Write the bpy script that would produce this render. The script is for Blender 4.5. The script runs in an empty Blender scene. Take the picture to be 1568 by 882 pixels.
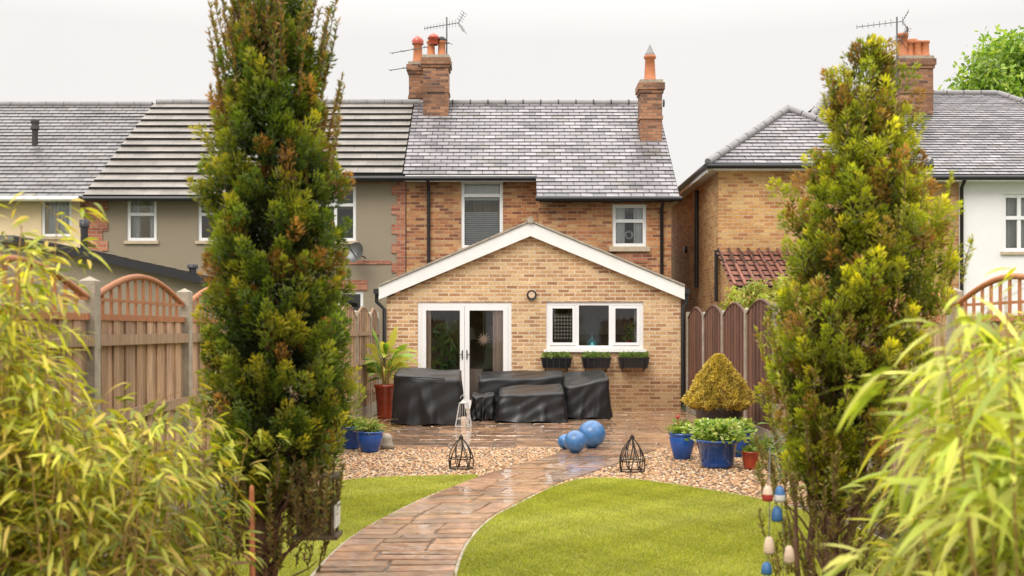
import bpy, math, random
import numpy as np
from mathutils import Vector
random.seed(7); rng=np.random.default_rng(7)
scene=bpy.context.scene
R=random.uniform

# ------------------------------------------------------------------ materials
def nodes(name):
    m=bpy.data.materials.new(name); m.use_nodes=True
    nt=m.node_tree; nt.nodes.clear()
    out=nt.nodes.new('ShaderNodeOutputMaterial'); p=nt.nodes.new('ShaderNodeBsdfPrincipled')
    nt.links.new(p.outputs[0],out.inputs[0])
    return m,nt,p,out
def mixc(nt,a,b,fac,mode='MIX'):
    n=nt.nodes.new('ShaderNodeMix'); n.data_type='RGBA'; n.blend_type=mode
    for i,v in ((0,fac),(6,a),(7,b)):
        if isinstance(v,bpy.types.NodeSocket): nt.links.new(v,n.inputs[i])
        else: n.inputs[i].default_value = v if i==0 else (*v[:3],1)
    return n.outputs[2]
def noise(nt,scale,detail=4,vec=None,stretch=None,rough=.6):
    n=nt.nodes.new('ShaderNodeTexNoise'); n.inputs['Scale'].default_value=scale
    n.inputs['Detail'].default_value=detail; n.inputs['Roughness'].default_value=rough
    if vec is None:
        tc=nt.nodes.new('ShaderNodeTexCoord'); vec=tc.outputs['Object']
    if stretch:
        mp=nt.nodes.new('ShaderNodeMapping'); mp.inputs['Scale'].default_value=stretch
        nt.links.new(vec,mp.inputs[0]); vec=mp.outputs[0]
    nt.links.new(vec,n.inputs['Vector']); return n.outputs['Fac']
def ramp(nt,fac,stops,interp='LINEAR'):
    r=nt.nodes.new('ShaderNodeValToRGB'); cr=r.color_ramp; cr.interpolation=interp
    while len(cr.elements)<len(stops): cr.elements.new(.5)
    for e,(p,c) in zip(cr.elements,stops):
        e.position=p; e.color=(*c,1) if len(c)==3 else c
    nt.links.new(fac,r.inputs[0]); return r.outputs[0]
def g(v): return (v,v,v)
def bump(nt,p,h,strength,dist=.02):
    b=nt.nodes.new('ShaderNodeBump'); b.inputs['Strength'].default_value=strength
    b.inputs['Distance'].default_value=dist; nt.links.new(h,b.inputs['Height']); nt.links.new(b.outputs[0],p.inputs['Normal'])
def mat(name,col,rough=.6,nz=(3,.2),bp=None,usecol=False,metal=0,stretch=None,rvar=0,coat=0,wet=False):
    m,nt,p,out=nodes(name)
    n=noise(nt,nz[0],5,stretch=stretch)
    c=mixc(nt,col,ramp(nt,n,[(.25,g(1-nz[1])),(.75,g(1+nz[1]))]),1,'MULTIPLY')
    if usecol:
        a=nt.nodes.new('ShaderNodeAttribute'); a.attribute_name='Col'
        c=mixc(nt,c,a.outputs['Color'],1,'MULTIPLY')
    nt.links.new(c,p.inputs['Base Color']); p.inputs['Metallic'].default_value=metal
    p.inputs['Roughness'].default_value=rough
    if rvar:
        nt.links.new(ramp(nt,noise(nt,nz[0]*1.7,3),[(.35,g(max(.03,rough-rvar))),(.65,g(rough+rvar))]),p.inputs['Roughness'])
    if coat: p.inputs['Coat Weight'].default_value=coat; p.inputs['Coat Roughness'].default_value=.08
    if wet:
        wn_=noise(nt,1.7,4)
        nt.links.new(ramp(nt,wn_,[(.36,g(.5)),(.52,g(1))]),p.inputs['Coat Weight'])
        nt.links.new(ramp(nt,wn_,[(.38,g(.20)),(.56,g(.03))]),p.inputs['Coat Roughness']); p.inputs['Coat IOR'].default_value=1.6
        cb=nt.nodes.new('ShaderNodeBump'); cb.inputs['Strength'].default_value=.14; cb.inputs['Distance'].default_value=.02
        nt.links.new(noise(nt,6,2),cb.inputs['Height']); nt.links.new(cb.outputs[0],p.inputs['Coat Normal'])
    if bp: bump(nt,p,noise(nt,bp[0],4,stretch=stretch),bp[1])
    return m
def brick_mat(name,stops,mortar,stain=.25,bw=.225,rh=.075,ms=.009,rough=.75,off=.5,bstr=.5,damp=0):
    m,nt,p,out=nodes(name)
    uv=nt.nodes.new('ShaderNodeTexCoord').outputs['UV']
    b=nt.nodes.new('ShaderNodeTexBrick'); nt.links.new(uv,b.inputs['Vector'])
    b.inputs['Scale'].default_value=1; b.inputs['Brick Width'].default_value=bw; b.inputs['Row Height'].default_value=rh
    b.inputs['Mortar Size'].default_value=ms; b.inputs['Mortar Smooth'].default_value=.15
    b.inputs['Color1'].default_value=(0,0,0,1); b.inputs['Color2'].default_value=(1,1,1,1); b.inputs['Mortar'].default_value=(.5,.5,.5,1)
    b.offset=off
    c=ramp(nt,b.outputs['Color'],stops)
    c=mixc(nt,c,mortar,b.outputs['Fac'])
    n=noise(nt,1.1,6,vec=uv); c=mixc(nt,c,ramp(nt,n,[(.3,g(1-stain)),(.7,g(1+stain*.6))]),1,'MULTIPLY')
    n2=noise(nt,22,3,vec=uv); c=mixc(nt,c,ramp(nt,n2,[(.3,g(.82)),(.7,g(1.15))]),1,'MULTIPLY')
    if damp:
        s_=nt.nodes.new('ShaderNodeSeparateXYZ'); nt.links.new(uv,s_.inputs[0])
        ad=nt.nodes.new('ShaderNodeMath'); ad.operation='MULTIPLY_ADD'; nt.links.new(noise(nt,2.2,4,vec=uv),ad.inputs[0]); ad.inputs[1].default_value=-.9; nt.links.new(s_.outputs[1],ad.inputs[2])
        c=mixc(nt,c,ramp(nt,ad.outputs[0],[(0,(.62,.56,.5)),(.35,(1,1,1))]),1,'MULTIPLY')
    nt.links.new(c,p.inputs['Base Color']); p.inputs['Roughness'].default_value=rough
    inv=nt.nodes.new('ShaderNodeMath'); inv.operation='SUBTRACT'; inv.inputs[0].default_value=1; nt.links.new(b.outputs['Fac'],inv.inputs[1])
    bump(nt,p,inv.outputs[0],bstr,.01)
    return m
def leaf_mat(name,transl=.35,rough=.5):
    m,nt,p,out=nodes(name)
    a=nt.nodes.new('ShaderNodeAttribute'); a.attribute_name='Col'
    nt.links.new(a.outputs['Color'],p.inputs['Base Color']); p.inputs['Roughness'].default_value=rough
    t=nt.nodes.new('ShaderNodeBsdfTranslucent'); nt.links.new(mixc(nt,a.outputs['Color'],(1.4,1.5,.6),1,'MULTIPLY'),t.inputs[0])
    mx=nt.nodes.new('ShaderNodeMixShader'); mx.inputs[0].default_value=transl
    nt.links.new(p.outputs[0],mx.inputs[1]); nt.links.new(t.outputs[0],mx.inputs[2]); nt.links.new(mx.outputs[0],out.inputs[0])
    return m
def glass_mat():
    m,nt,p,out=nodes('window_glass'); nt.nodes.remove(p)
    gl=nt.nodes.new('ShaderNodeBsdfGlossy'); gl.inputs['Roughness'].default_value=.02; gl.inputs[0].default_value=(.9,.93,.95,1)
    tr=nt.nodes.new('ShaderNodeBsdfTransparent'); tr.inputs[0].default_value=(.95,.96,.95,1)
    fr=nt.nodes.new('ShaderNodeFresnel'); fr.inputs[0].default_value=1.65
    mx=nt.nodes.new('ShaderNodeMixShader'); nt.links.new(fr.outputs[0],mx.inputs[0])
    nt.links.new(tr.outputs[0],mx.inputs[1]); nt.links.new(gl.outputs[0],mx.inputs[2]); nt.links.new(mx.outputs[0],out.inputs[0])
    return m

M={}
M['buff']=brick_mat('buff_brick',[(0,(.34,.16,.07)),(.25,(.50,.27,.12)),(.5,(.58,.335,.15)),(.8,(.72,.49,.25)),(1,(.40,.19,.085))],(.68,.54,.37),.2,ms=.012,damp=1)
M['old']=brick_mat('orange_brick',[(0,(.19,.065,.027)),(.3,(.42,.145,.05)),(.55,(.53,.23,.075)),(.8,(.57,.33,.14)),(1,(.28,.09,.04))],(.44,.30,.19),.38)
M['yel']=brick_mat('yellow_brick',[(0,(.42,.17,.055)),(.4,(.58,.30,.095)),(.8,(.64,.40,.155)),(1,(.40,.15,.055))],(.54,.40,.25),.3)
M['red']=brick_mat('red_brick',[(0,(.26,.07,.04)),(.5,(.44,.14,.07)),(1,(.52,.22,.12))],(.38,.27,.19),.25)
M['stack']=brick_mat('chimney_brick',[(0,(.12,.055,.035)),(.5,(.32,.13,.06)),(1,(.42,.20,.10))],(.20,.15,.11),.5)
SL=[(0,(.16,.15,.16)),(.35,(.265,.25,.265)),(.8,(.34,.32,.33)),(1,(.21,.19,.17))]
M['slate']=brick_mat('slate_tiles',SL,(.07,.065,.065),.5,bw=.28,rh=1,ms=.014,rough=.38,bstr=.2)
M['slate2']=brick_mat('slate_tiles_dark',[(0,(.14,.135,.135)),(.5,(.23,.22,.22)),(1,(.19,.17,.16))],(.06,.06,.06),.45,bw=.28,rh=1,ms=.014,rough=.38,bstr=.2)
M['conc']=brick_mat('concrete_tiles',[(0,(.21,.19,.165)),(.5,(.28,.25,.22)),(1,(.245,.22,.195))],(.16,.145,.13),.35,bw=.38,rh=1,ms=.006,rough=.5,bstr=.2)
M['pan']=brick_mat('clay_pantiles',[(0,(.18,.065,.045)),(.5,(.30,.12,.08)),(1,(.22,.10,.07))],(.06,.03,.02),.4,bw=.22,rh=1,ms=.02,rough=.6,bstr=.6)
M['riser']=mat('tile_edge',(.035,.032,.03),.7)
M['pebble']=mat('pebbledash',(.32,.265,.19),.9,(60,.35),(80,.8))
M['cream']=mat('cream_render',(.78,.61,.38),.85,(2,.08),(60,.2))
M['white']=mat('white_render',(.82,.81,.79),.85,(2,.05),(60,.15))
M['upvc']=mat('white_upvc',(.82,.82,.81),.3,(2,.03))
M['paint']=mat('white_fascia',(.82,.81,.78),.45,(3,.07))
M['black']=mat('black_plastic',(.018,.018,.02),.35,(4,.2))
M['iron']=mat('dark_iron',(.03,.025,.022),.55,(10,.3),metal=.5)
M['lead']=mat('lead',(.24,.23,.23),.6)
M['pot_o']=mat('terracotta_chimney_pot',(.50,.18,.075),.7,(6,.3))
M['sill']=mat('stone_sill',(.50,.40,.28),.8,(8,.15))
M['glass']=glass_mat()
M['room']=mat('room_plaster',(.42,.33,.25),.9)
M['curtain']=mat('curtain_fabric',(.80,.62,.52),.9,(4,.15))
M['netc']=mat('net_curtain',(.65,.65,.63),.9,(4,.1))
M['cover']=mat('wet_furniture_cover',(.011,.011,.012),.36,(2,.4),(14,.12))
M['slab']=mat('wet_sandstone',(.34,.20,.11),.3,(7,.6),(9,.7),usecol=True,wet=True)
M['mortar']=mat('paving_mortar',(.09,.068,.05),.3,(12,.3))
M['soil']=mat('soil',(.07,.045,.027),.9,(9,.4),(20,.8))
M['gravelbed']=mat('gravel_bed',(.30,.20,.12),.7,(60,.5),(70,1))
M['stone']=mat('gravel_stone',(1,1,1),.45,(20,.15),usecol=True)
M['turf']=mat('turf_base',(.21,.235,.03),.9,(3,.25),(90,.7))
M['ground']=mat('ground_soil_grass',(.07,.09,.03),.95,(.6,.4),(8,.5))
M['fenceL']=mat('weathered_fence_wood',(.42,.275,.17),.8,(9,.5),(14,.5),usecol=True,stretch=(6,6,.5))
M['fenceR']=mat('stained_fence_wood',(.15,.068,.042),.65,(9,.5),(14,.5),usecol=True,stretch=(6,6,.5))
M['trellis']=mat('trellis_wood',(.42,.17,.07),.7,(9,.3),(14,.3),usecol=True,stretch=(6,6,.5))
M['post']=mat('concrete_post',(.36,.31,.24),.85,(9,.3),(40,.4))
M['leaf']=leaf_mat('foliage_leaf'); M['grass']=leaf_mat('grass_blade',.25,.6)
M['bark']=mat('bark',(.15,.075,.045),.85,(14,.4),(20,.8),stretch=(3,3,.6))
M['cane']=mat('bamboo_cane',(.33,.20,.06),.5,(8,.3))
M['bluepot']=mat('blue_glazed_ceramic',(.012,.075,.32),.12,(6,.35),coat=.6)
M['redpot']=mat('red_glazed_ceramic',(.42,.06,.025),.2,(6,.3),coat=.5)
M['blackpot']=mat('dark_pot',(.03,.028,.03),.4)
M['bluestone']=mat('blue_glazed_ball',(.045,.15,.34),.3,(14,.45),coat=.3)
M['bird']=mat('bird_box_wood',(.10,.07,.035),.8,(14,.5),(20,.6))
M['w']=mat('white_wood',(.62,.60,.56),.6); M['rd']=mat('red_paint',(.40,.04,.03),.5); M['bl']=mat('blue_paint',(.04,.13,.30),.5)
M['grey']=mat('grey_painted_metal',(.45,.44,.42),.5)
M['corkw']=mat('cork',(.60,.45,.32),.8,(20,.2)); M['steel']=mat('aerial_metal',(.16,.16,.16),.4,metal=.6)
M['teal']=mat('teal_glass',(.08,.42,.45),.1)

# ------------------------------------------------------------------ mesh tools
def group(name,parent=None):
    e=bpy.data.objects.new(name,None); scene.collection.objects.link(e); e.empty_display_size=.3
    if parent: e.parent=parent
    return e
class MB:
    def __init__(s,*mats): s.v=[];s.f=[];s.uv=[];s.m=[];s.c=[];s.sm=[];s.mats=mats
    def face(s,pts,mat=0,uv=None,col=(1,1,1),smooth=False):
        i=len(s.v); s.v+= [tuple(p) for p in pts]; s.f.append(list(range(i,i+len(pts)))); s.m.append(mat); s.sm.append(smooth)
        if uv is None:
            a,b,c=[Vector(p) for p in pts[:3]]; n=(b-a).cross(c-a); k=max(range(3),key=lambda q:abs(n[q]))
            uv=[((p[1],p[2]) if k==0 else (p[0],p[2]) if k==1 else (p[0],p[1])) for p in pts]
        s.uv.append(uv); s.c.append(col)
    def faces_idx(s,verts,faces,mat=0,col=(1,1,1),smooth=True):
        i=len(s.v); s.v+=[tuple(p) for p in verts]
        for f in faces:
            s.f.append([i+q for q in f]); s.m.append(mat); s.sm.append(smooth); s.c.append(col)
            s.uv.append([(verts[q][0],verts[q][2]) for q in f])
    def box(s,x0,x1,y0,y1,z0,z1,mat=0,col=(1,1,1)):
        P=lambda x,y,z:(x,y,z)
        s.face([P(x0,y0,z0),P(x1,y0,z0),P(x1,y0,z1),P(x0,y0,z1)],mat,None,col)
        s.face([P(x1,y1,z0),P(x0,y1,z0),P(x0,y1,z1),P(x1,y1,z1)],mat,None,col)
        s.face([P(x0,y1,z0),P(x0,y0,z0),P(x0,y0,z1),P(x0,y1,z1)],mat,None,col)
        s.face([P(x1,y0,z0),P(x1,y1,z0),P(x1,y1,z1),P(x1,y0,z1)],mat,None,col)
        s.face([P(x0,y0,z1),P(x1,y0,z1),P(x1,y1,z1),P(x0,y1,z1)],mat,None,col)
        s.face([P(x0,y1,z0),P(x1,y1,z0),P(x1,y0,z0),P(x0,y0,z0)],mat,None,col)
    def tube(s,pts,r0,r1=None,n=8,mat=0,col=(1,1,1),caps=True):
        if r1 is None: r1=r0
        pts=[Vector(p) for p in pts]; K=len(pts); vs=[]; fs=[]
        for i,p in enumerate(pts):
            d=(pts[min(i+1,K-1)]-pts[max(i-1,0)]).normalized()
            a=d.orthogonal().normalized() if i==0 else (a-d*a.dot(d)).normalized()
            b=d.cross(a); r=r0+(r1-r0)*i/(K-1)
            for j in range(n):
                t=2*math.pi*j/n; vs.append(p+a*r*math.cos(t)+b*r*math.sin(t))
        for i in range(K-1):
            for j in range(n): fs.append([i*n+j,i*n+(j+1)%n,(i+1)*n+(j+1)%n,(i+1)*n+j])
        s.faces_idx(vs,fs,mat,col,True)
        if caps:
            s.faces_idx(vs[:n],[list(range(n))[::-1]],mat,col,False); s.faces_idx(vs[-n:],[list(range(n))],mat,col,False)
    def lathe(s,c,prof,n=24,mat=0,col=(1,1,1),smooth=True):
        vs=[];fs=[]
        for r,z in prof:
            for j in range(n):
                t=2*math.pi*j/n; vs.append((c[0]+r*math.cos(t),c[1]+r*math.sin(t),c[2]+z))
        for i in range(len(prof)-1):
            for j in range(n): fs.append([i*n+j,i*n+(j+1)%n,(i+1)*n+(j+1)%n,(i+1)*n+j])
        s.faces_idx(vs,fs,mat,col,smooth)
    def wall(s,x0,x1,z0,z1,y,ops=(),mat=0,rev=.1):
        xs=sorted({x0,x1,*[o[0] for o in ops],*[o[1] for o in ops]}); zs=sorted({z0,z1,*[o[2] for o in ops],*[o[3] for o in ops]})
        for a,b in zip(xs,xs[1:]):
            for c,d in zip(zs,zs[1:]):
                mx,mz=(a+b)/2,(c+d)/2
                if any(o[0]<mx<o[1] and o[2]<mz<o[3] for o in ops): continue
                s.face([(a,y,c),(b,y,c),(b,y,d),(a,y,d)],mat)
        for o in ops:
            a,b,c,d=o
            s.face([(a,y,c),(a,y+rev,c),(a,y+rev,d),(a,y,d)][::-1],mat); s.face([(b,y,c),(b,y+rev,c),(b,y+rev,d),(b,y,d)],mat)
            s.face([(a,y,d),(b,y,d),(b,y+rev,d),(a,y+rev,d)],mat); s.face([(a,y,c),(b,y,c),(b,y+rev,c),(a,y+rev,c)][::-1],mat)
    def build(s,name,parent=None):
        me=bpy.data.meshes.new(name); me.from_pydata(s.v,[],s.f)
        uvl=me.uv_layers.new(name='UVMap'); uvl.data.foreach_set('uv',[q for u in s.uv for p in u for q in p])
        ca=me.color_attributes.new('Col','FLOAT_COLOR','CORNER'); ca.data.foreach_set('color',[q for f,c in zip(s.f,s.c) for _ in f for q in (*c,1)])
        for m in s.mats: me.materials.append(M[m])
        me.polygons.foreach_set('material_index',s.m); me.polygons.foreach_set('use_smooth',s.sm)
        me.update(); o=bpy.data.objects.new(name,me); scene.collection.objects.link(o)
        if parent: o.parent=parent
        return o
def np_mesh(name,V,F,C,matn,parent=None,smooth=False):
    me=bpy.data.meshes.new(name); nv=len(V); nf,k=F.shape
    me.vertices.add(nv); me.vertices.foreach_set('co',V.astype(np.float32).ravel())
    me.loops.add(nf*k); me.loops.foreach_set('vertex_index',F.astype(np.int32).ravel())
    me.polygons.add(nf); me.polygons.foreach_set('loop_start',np.arange(0,nf*k,k,dtype=np.int32))
    try: me.polygons.foreach_set('loop_total',np.full(nf,k,dtype=np.int32))
    except Exception: pass
    me.polygons.foreach_set('use_smooth',np.full(nf,smooth))
    ca=me.color_attributes.new('Col','FLOAT_COLOR','POINT'); cc=np.ones((nv,4),np.float32); cc[:,:3]=np.clip(C,0,1); ca.data.foreach_set('color',cc.ravel())
    me.materials.append(M[matn]); me.update(calc_edges=True); me.validate()
    o=bpy.data.objects.new(name,me); scene.collection.objects.link(o)
    if parent: o.parent=parent
    return o
def norm(a): return a/np.maximum(np.linalg.norm(a,axis=1,keepdims=True),1e-6)
def blades(name,base,d,L,W,col,prof=(.3,1,.75,.05),droop=.3,mat='leaf',parent=None,side=None,tipshade=(.75,1.1)):
    N=len(base); d=norm(d); L=np.broadcast_to(L,(N,)).reshape(N,1); W=np.broadcast_to(W,(N,)).reshape(N,1); dr=np.broadcast_to(droop,(N,)).reshape(N,1)
    if side is None: side=norm(np.cross(d,rng.normal(size=(N,3))))
    k=len(prof); V=np.zeros((N,k*2,3)); C=np.zeros((N,k*2,3))
    for i,p in enumerate(prof):
        t=i/(k-1); c=base+d*L*t; c=c+np.array([0,0,-1.])*dr*L*t*t
        V[:,2*i]=c-side*W*p/2; V[:,2*i+1]=c+side*W*p/2
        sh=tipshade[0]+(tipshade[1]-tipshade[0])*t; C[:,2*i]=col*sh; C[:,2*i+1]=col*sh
    F=[]; idx=np.arange(N)[:,None]*(k*2)
    for i in range(k-1): F.append(idx+np.array([[2*i,2*i+1,2*i+3,2*i+2]]))
    return np_mesh(name,V.reshape(-1,3),np.concatenate(F),C.reshape(-1,3),mat,parent)
def jit(cols,n,amt=.15):
    cols=np.array(cols); c=cols[rng.integers(0,len(cols),n)]; return c*(1+rng.uniform(-amt,amt,(n,1)))
def inpoly(x,y,poly):
    p=np.array(poly); r=np.zeros(len(x),bool); j=len(p)-1
    for i in range(len(p)):
        c=((p[i,1]>y)!=(p[j,1]>y))&(x<(p[j,0]-p[i,0])*(y-p[i,1])/(p[j,1]-p[i,1]+1e-12)+p[i,0]); r^=c; j=i
    return r
def smoothline(pts,n=8,closed=False):
    out=[]; N=len(pts); rngi=range(N if closed else N-1)
    for i in rngi:
        g_=lambda k: np.array(pts[k%N] if closed else pts[min(max(k,0),N-1)],float)
        a,b,c,d=g_(i-1),g_(i),g_(i+1),g_(i+2)
        for t in np.linspace(0,1,n,endpoint=False):
            out.append(tuple(.5*((2*b)+(c-a)*t+(2*a-5*b+4*c-d)*t*t+(3*b-a-3*c+d)*t**3)))
    if not closed: out.append(tuple(pts[-1]))
    return out

# ------------------------------------------------------------------ world, sun, camera
w=bpy.data.worlds.new('World'); scene.world=w; w.use_nodes=True; nt=w.node_tree; nt.nodes.clear()
wo=nt.nodes.new('ShaderNodeOutputWorld'); bg=nt.nodes.new('ShaderNodeBackground'); bg.inputs[1].default_value=.1
sky=nt.nodes.new('ShaderNodeTexSky'); sky.sky_type='NISHITA'; sky.sun_disc=False
SE,SR=math.radians(46),math.radians(205)
sky.sun_elevation=SE; sky.sun_rotation=SR; sky.air_density=1; sky.dust_density=4
tc=nt.nodes.new('ShaderNodeTexCoord'); sp=nt.nodes.new('ShaderNodeSeparateXYZ'); nt.links.new(tc.outputs['Generated'],sp.inputs[0])
mr=nt.nodes.new('ShaderNodeMapRange'); mr.inputs[1].default_value=.25; mr.inputs[2].default_value=.85; mr.inputs[3].default_value=9.4; mr.inputs[4].default_value=33
nt.links.new(sp.outputs[2],mr.inputs[0])
nz=noise(nt,1.6,4,vec=tc.outputs['Generated']); nzr=ramp(nt,nz,[(.3,(.98,.95,.93)),(.7,(1.03,1.0,.975))])
sc=nt.nodes.new('ShaderNodeVectorMath'); sc.operation='SCALE'; nt.links.new(nzr,sc.inputs[0]); nt.links.new(mr.outputs[0],sc.inputs[3])
nt.links.new(mixc(nt,sky.outputs[0],sc.outputs[0],.96),bg.inputs[0]); nt.links.new(bg.outputs[0],wo.inputs[0])
sun=bpy.data.lights.new('sun','SUN'); sun.energy=1.4; sun.angle=math.radians(28); sun.color=(1,.94,.85)
so=bpy.data.objects.new('sun',sun); scene.collection.objects.link(so)
sd=Vector((math.sin(SR)*math.cos(SE),math.cos(SR)*math.cos(SE),math.sin(SE)))
so.rotation_euler=sd.to_track_quat('Z','Y').to_euler(); so.location=(0,0,20)
cam=bpy.data.cameras.new('camera'); co=bpy.data.objects.new('camera',cam); scene.collection.objects.link(co); scene.camera=co
co.location=(0,0,1.6); co.rotation_euler=(math.radians(90),0,0); cam.lens=39.4; cam.sensor_width=36; cam.shift_y=.0408; cam.clip_end=1000
cam.dof.use_dof=True; cam.dof.focus_distance=20; cam.dof.aperture_fstop=3.2
scene.view_settings.view_transform='Standard'; scene.view_settings.look='None'; scene.view_settings.exposure=0

# ------------------------------------------------------------------ ground
mb=MB('ground'); mb.face([(-400,-100,-.03),(400,-100,-.03),(400,700,-.03),(-400,700,-.03)]); mb.build('ground')
mb=MB('soil'); mb.face([(-2.55,0,-.006),(3.42,0,-.006),(3.42,12,-.006),(-2.55,12,-.006)]); mb.build('soil_bed')
mb=MB('gravelbed'); mb.face([(-2.5,10.2,0),(3.38,10.2,0),(3.38,15.1,0),(-2.5,15.1,0)]); gravel_base=mb
Le=smoothline([(-1.25,4.6),(-1.3,6.2),(-1.28,7.73),(-1.22,8.58),(-1.07,9.47),(-.80,10.56),(-.31,12.2),(.12,13.26),(.50,14.1),(.72,15.25)])
Re=smoothline([(-.25,4.6),(-.33,6.2),(-.357,7.9),(-.20,9.31),(.097,10.36),(.44,11.44),(.744,12.1),(1.15,13.0),(1.63,14.08),(2.1,15.25)])
path_poly=Le+Re[::-1]
lawnR=smoothline([(-.30,6.0),(-.345,7.9),(-.19,9.31),(.11,10.36),(.44,11.36),(.80,11.93),(1.3,11.85),(1.8,11.3),(2.35,10.4),(2.75,9),(2.75,7),(2.2,5.4),(1.0,4.8),(.1,5.0)],8,True)
lawnL=smoothline([(-1.30,5.5),(-1.3,6.7),(-1.29,7.73),(-1.23,8.58),(-1.08,9.47),(-.83,10.56),(-.36,12.1),(-.9,12.15),(-1.75,11.8),(-2.2,10.5),(-2.25,8.5),(-2.2,6),(-1.8,5)],8,True)
def lawn(name,poly,n):
    gr=group(name)
    b=MB('turf'); b.face([(x,y,.012) for x,y in poly]); b.build('turf_mat',gr)
    P=np.array(poly); x=rng.uniform(P[:,0].min(),P[:,0].max(),n*2); y=rng.uniform(P[:,1].min(),P[:,1].max(),n*2)
    k=inpoly(x,y,poly)&(y>6.6); x=x[k];y=y[k]; N=len(x)
    base=np.stack([x,y,np.full(N,.01)],1)
    lean=np.stack([np.sin(x*1.7+y*.9)+np.sin(x*6+y*4)*.6,np.cos(y*2.1-x)+np.sin(y*7-x*5)*.5],1)*.4
    d=np.stack([rng.normal(0,.4,N)+lean[:,0],rng.normal(0,.4,N)+lean[:,1],np.ones(N)],1)
    patch=(np.sin(x*2.1+1+np.sin(y*1.7))*np.cos(y*1.3)+.6*np.sin(x*6+y*5)+.5*np.sin(x*13-y*9)+.4*np.sin(x*23+y*17))*.10
    c=jit([(.40,.42,.04),(.46,.46,.05),(.31,.355,.035),(.54,.48,.10)],N,.22)*(1+patch[:,None])
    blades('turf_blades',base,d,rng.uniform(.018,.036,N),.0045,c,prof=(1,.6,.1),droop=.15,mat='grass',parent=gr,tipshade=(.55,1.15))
    b=MB('post'); Q=poly+[poly[0]]
    c=np.array(poly).mean(0)
    for (x0,y0),(x1,y1) in zip(Q,Q[1:]):
        dx,dy=x1-x0,y1-y0; l=math.hypot(dx,dy)+1e-9; nx,ny=dy/l,-dx/l
        if (x0-c[0])*nx+(y0-c[1])*ny<0: nx,ny=-nx,-ny
        h=.018; b.face([(x0,y0,h),(x1,y1,h),(x1+nx*.022,y1+ny*.022,h),(x0+nx*.022,y0+ny*.022,h)]); b.face([(x0,y0,0),(x1,y1,0),(x1,y1,h),(x0,y0,h)]); b.face([(x0+nx*.022,y0+ny*.022,0),(x1+nx*.022,y1+ny*.022,0),(x1+nx*.022,y1+ny*.022,h),(x0+nx*.022,y0+ny*.022,h)])
    b.build('edging',gr)
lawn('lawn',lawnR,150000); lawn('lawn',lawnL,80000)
gg=group('gravel'); gravel_base.build('gravel_base',gg)
n=52000; x=rng.uniform(-2.48,3.36,n); y=rng.uniform(10.3,15.05,n)
k=~(inpoly(x,y,path_poly)|inpoly(x,y,lawnR)|inpoly(x,y,lawnL)); x=x[k];y=y[k];N=len(x)
phi=(1+5**.5)/2
ico=np.array([(-1,phi,0),(1,phi,0),(-1,-phi,0),(1,-phi,0),(0,-1,phi),(0,1,phi),(0,-1,-phi),(0,1,-phi),(phi,0,-1),(phi,0,1),(-phi,0,-1),(-phi,0,1)])/1.9
icf=np.array([(0,11,5),(0,5,1),(0,1,7),(0,7,10),(0,10,11),(1,5,9),(5,11,4),(11,10,2),(10,7,6),(7,1,8),(3,9,4),(3,4,2),(3,2,6),(3,6,8),(3,8,9),(4,9,5),(2,4,11),(6,2,10),(8,6,7),(9,8,1)])
s=rng.uniform(.007,.020,(N,1,1))*np.stack([rng.uniform(.9,1.5,N),rng.uniform(.7,1.1,N),rng.uniform(.45,.8,N)],1)[:,None,:]
V=ico[None]*s; V=V+rng.normal(0,.0008,V.shape); a=rng.uniform(0,6.28,N); ca,sa=np.cos(a)[:,None],np.sin(a)[:,None]
V=np.stack([V[...,0]*ca-V[...,1]*sa,V[...,0]*sa+V[...,1]*ca,V[...,2]],-1)+np.stack([x,y,rng.uniform(.004,.018,N)],1)[:,None,:]
C=np.repeat(jit([(.50,.29,.14),(.56,.38,.21),(.34,.17,.075),(.60,.48,.34),(.20,.13,.08),(.50,.29,.13),(.12,.09,.065),(.44,.23,.09)],N,.25),12,0)
np_mesh('gravel_stones',V.reshape(-1,3),(icf[None]+np.arange(N)[:,None,None]*12).reshape(-1,3),C,'stone',gg,True)

SC=[(1,1,1),(1.15,1.04,.95),(.85,.84,.82),(1.05,.93,.85),(.85,.90,.95),(1.28,1.18,1.05),(.68,.64,.6),(1.0,.92,.75)]
def slab(b,q,h=.03,jt=.006):
    base=random.choice([SC[0],*SC]); k=R(.82,1.15); col=tuple(c*k*R(.97,1.03) for c in base); t1,t2=R(-.003,.003),R(-.003,.003)
    c=np.mean(np.array(q),0); rim=[]
    for i in range(4):
        p,r=q[i],q[(i+1)%4]; l=math.hypot(r[0]-p[0],r[1]-p[1]); m=max(1,int(l/.09))
        for k in range(m):
            t=k/m; rim.append((p[0]+(r[0]-p[0])*t+R(-jt,jt),p[1]+(r[1]-p[1])*t+R(-jt,jt)))
    top=[(p[0]+(c[0]-p[0])*.03,p[1]+(c[1]-p[1])*.03,h+t1*(p[0]-c[0])*4+t2*(p[1]-c[1])*4) for p in rim]
    b.face(top,0,None,col)
    n=len(rim)
    for i in range(n):
        j=(i+1)%n; b.face([(*rim[i],h-.012),(*rim[j],h-.012),top[j],top[i]],0,None,col)
pg=group('patio_paving'); b=MB('mortar'); b.face([(-2.5,15.0,.018),(3.36,15.0,.018),(3.36,22,.018),(-2.5,22,.018)]); b.face([(-2.5,15.0,-.01),(3.36,15.0,-.01),(3.36,15.0,.018),(-2.5,15.0,.018)]); b.build('patio_bed',pg)
b=MB('slab'); y=15.0
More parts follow.
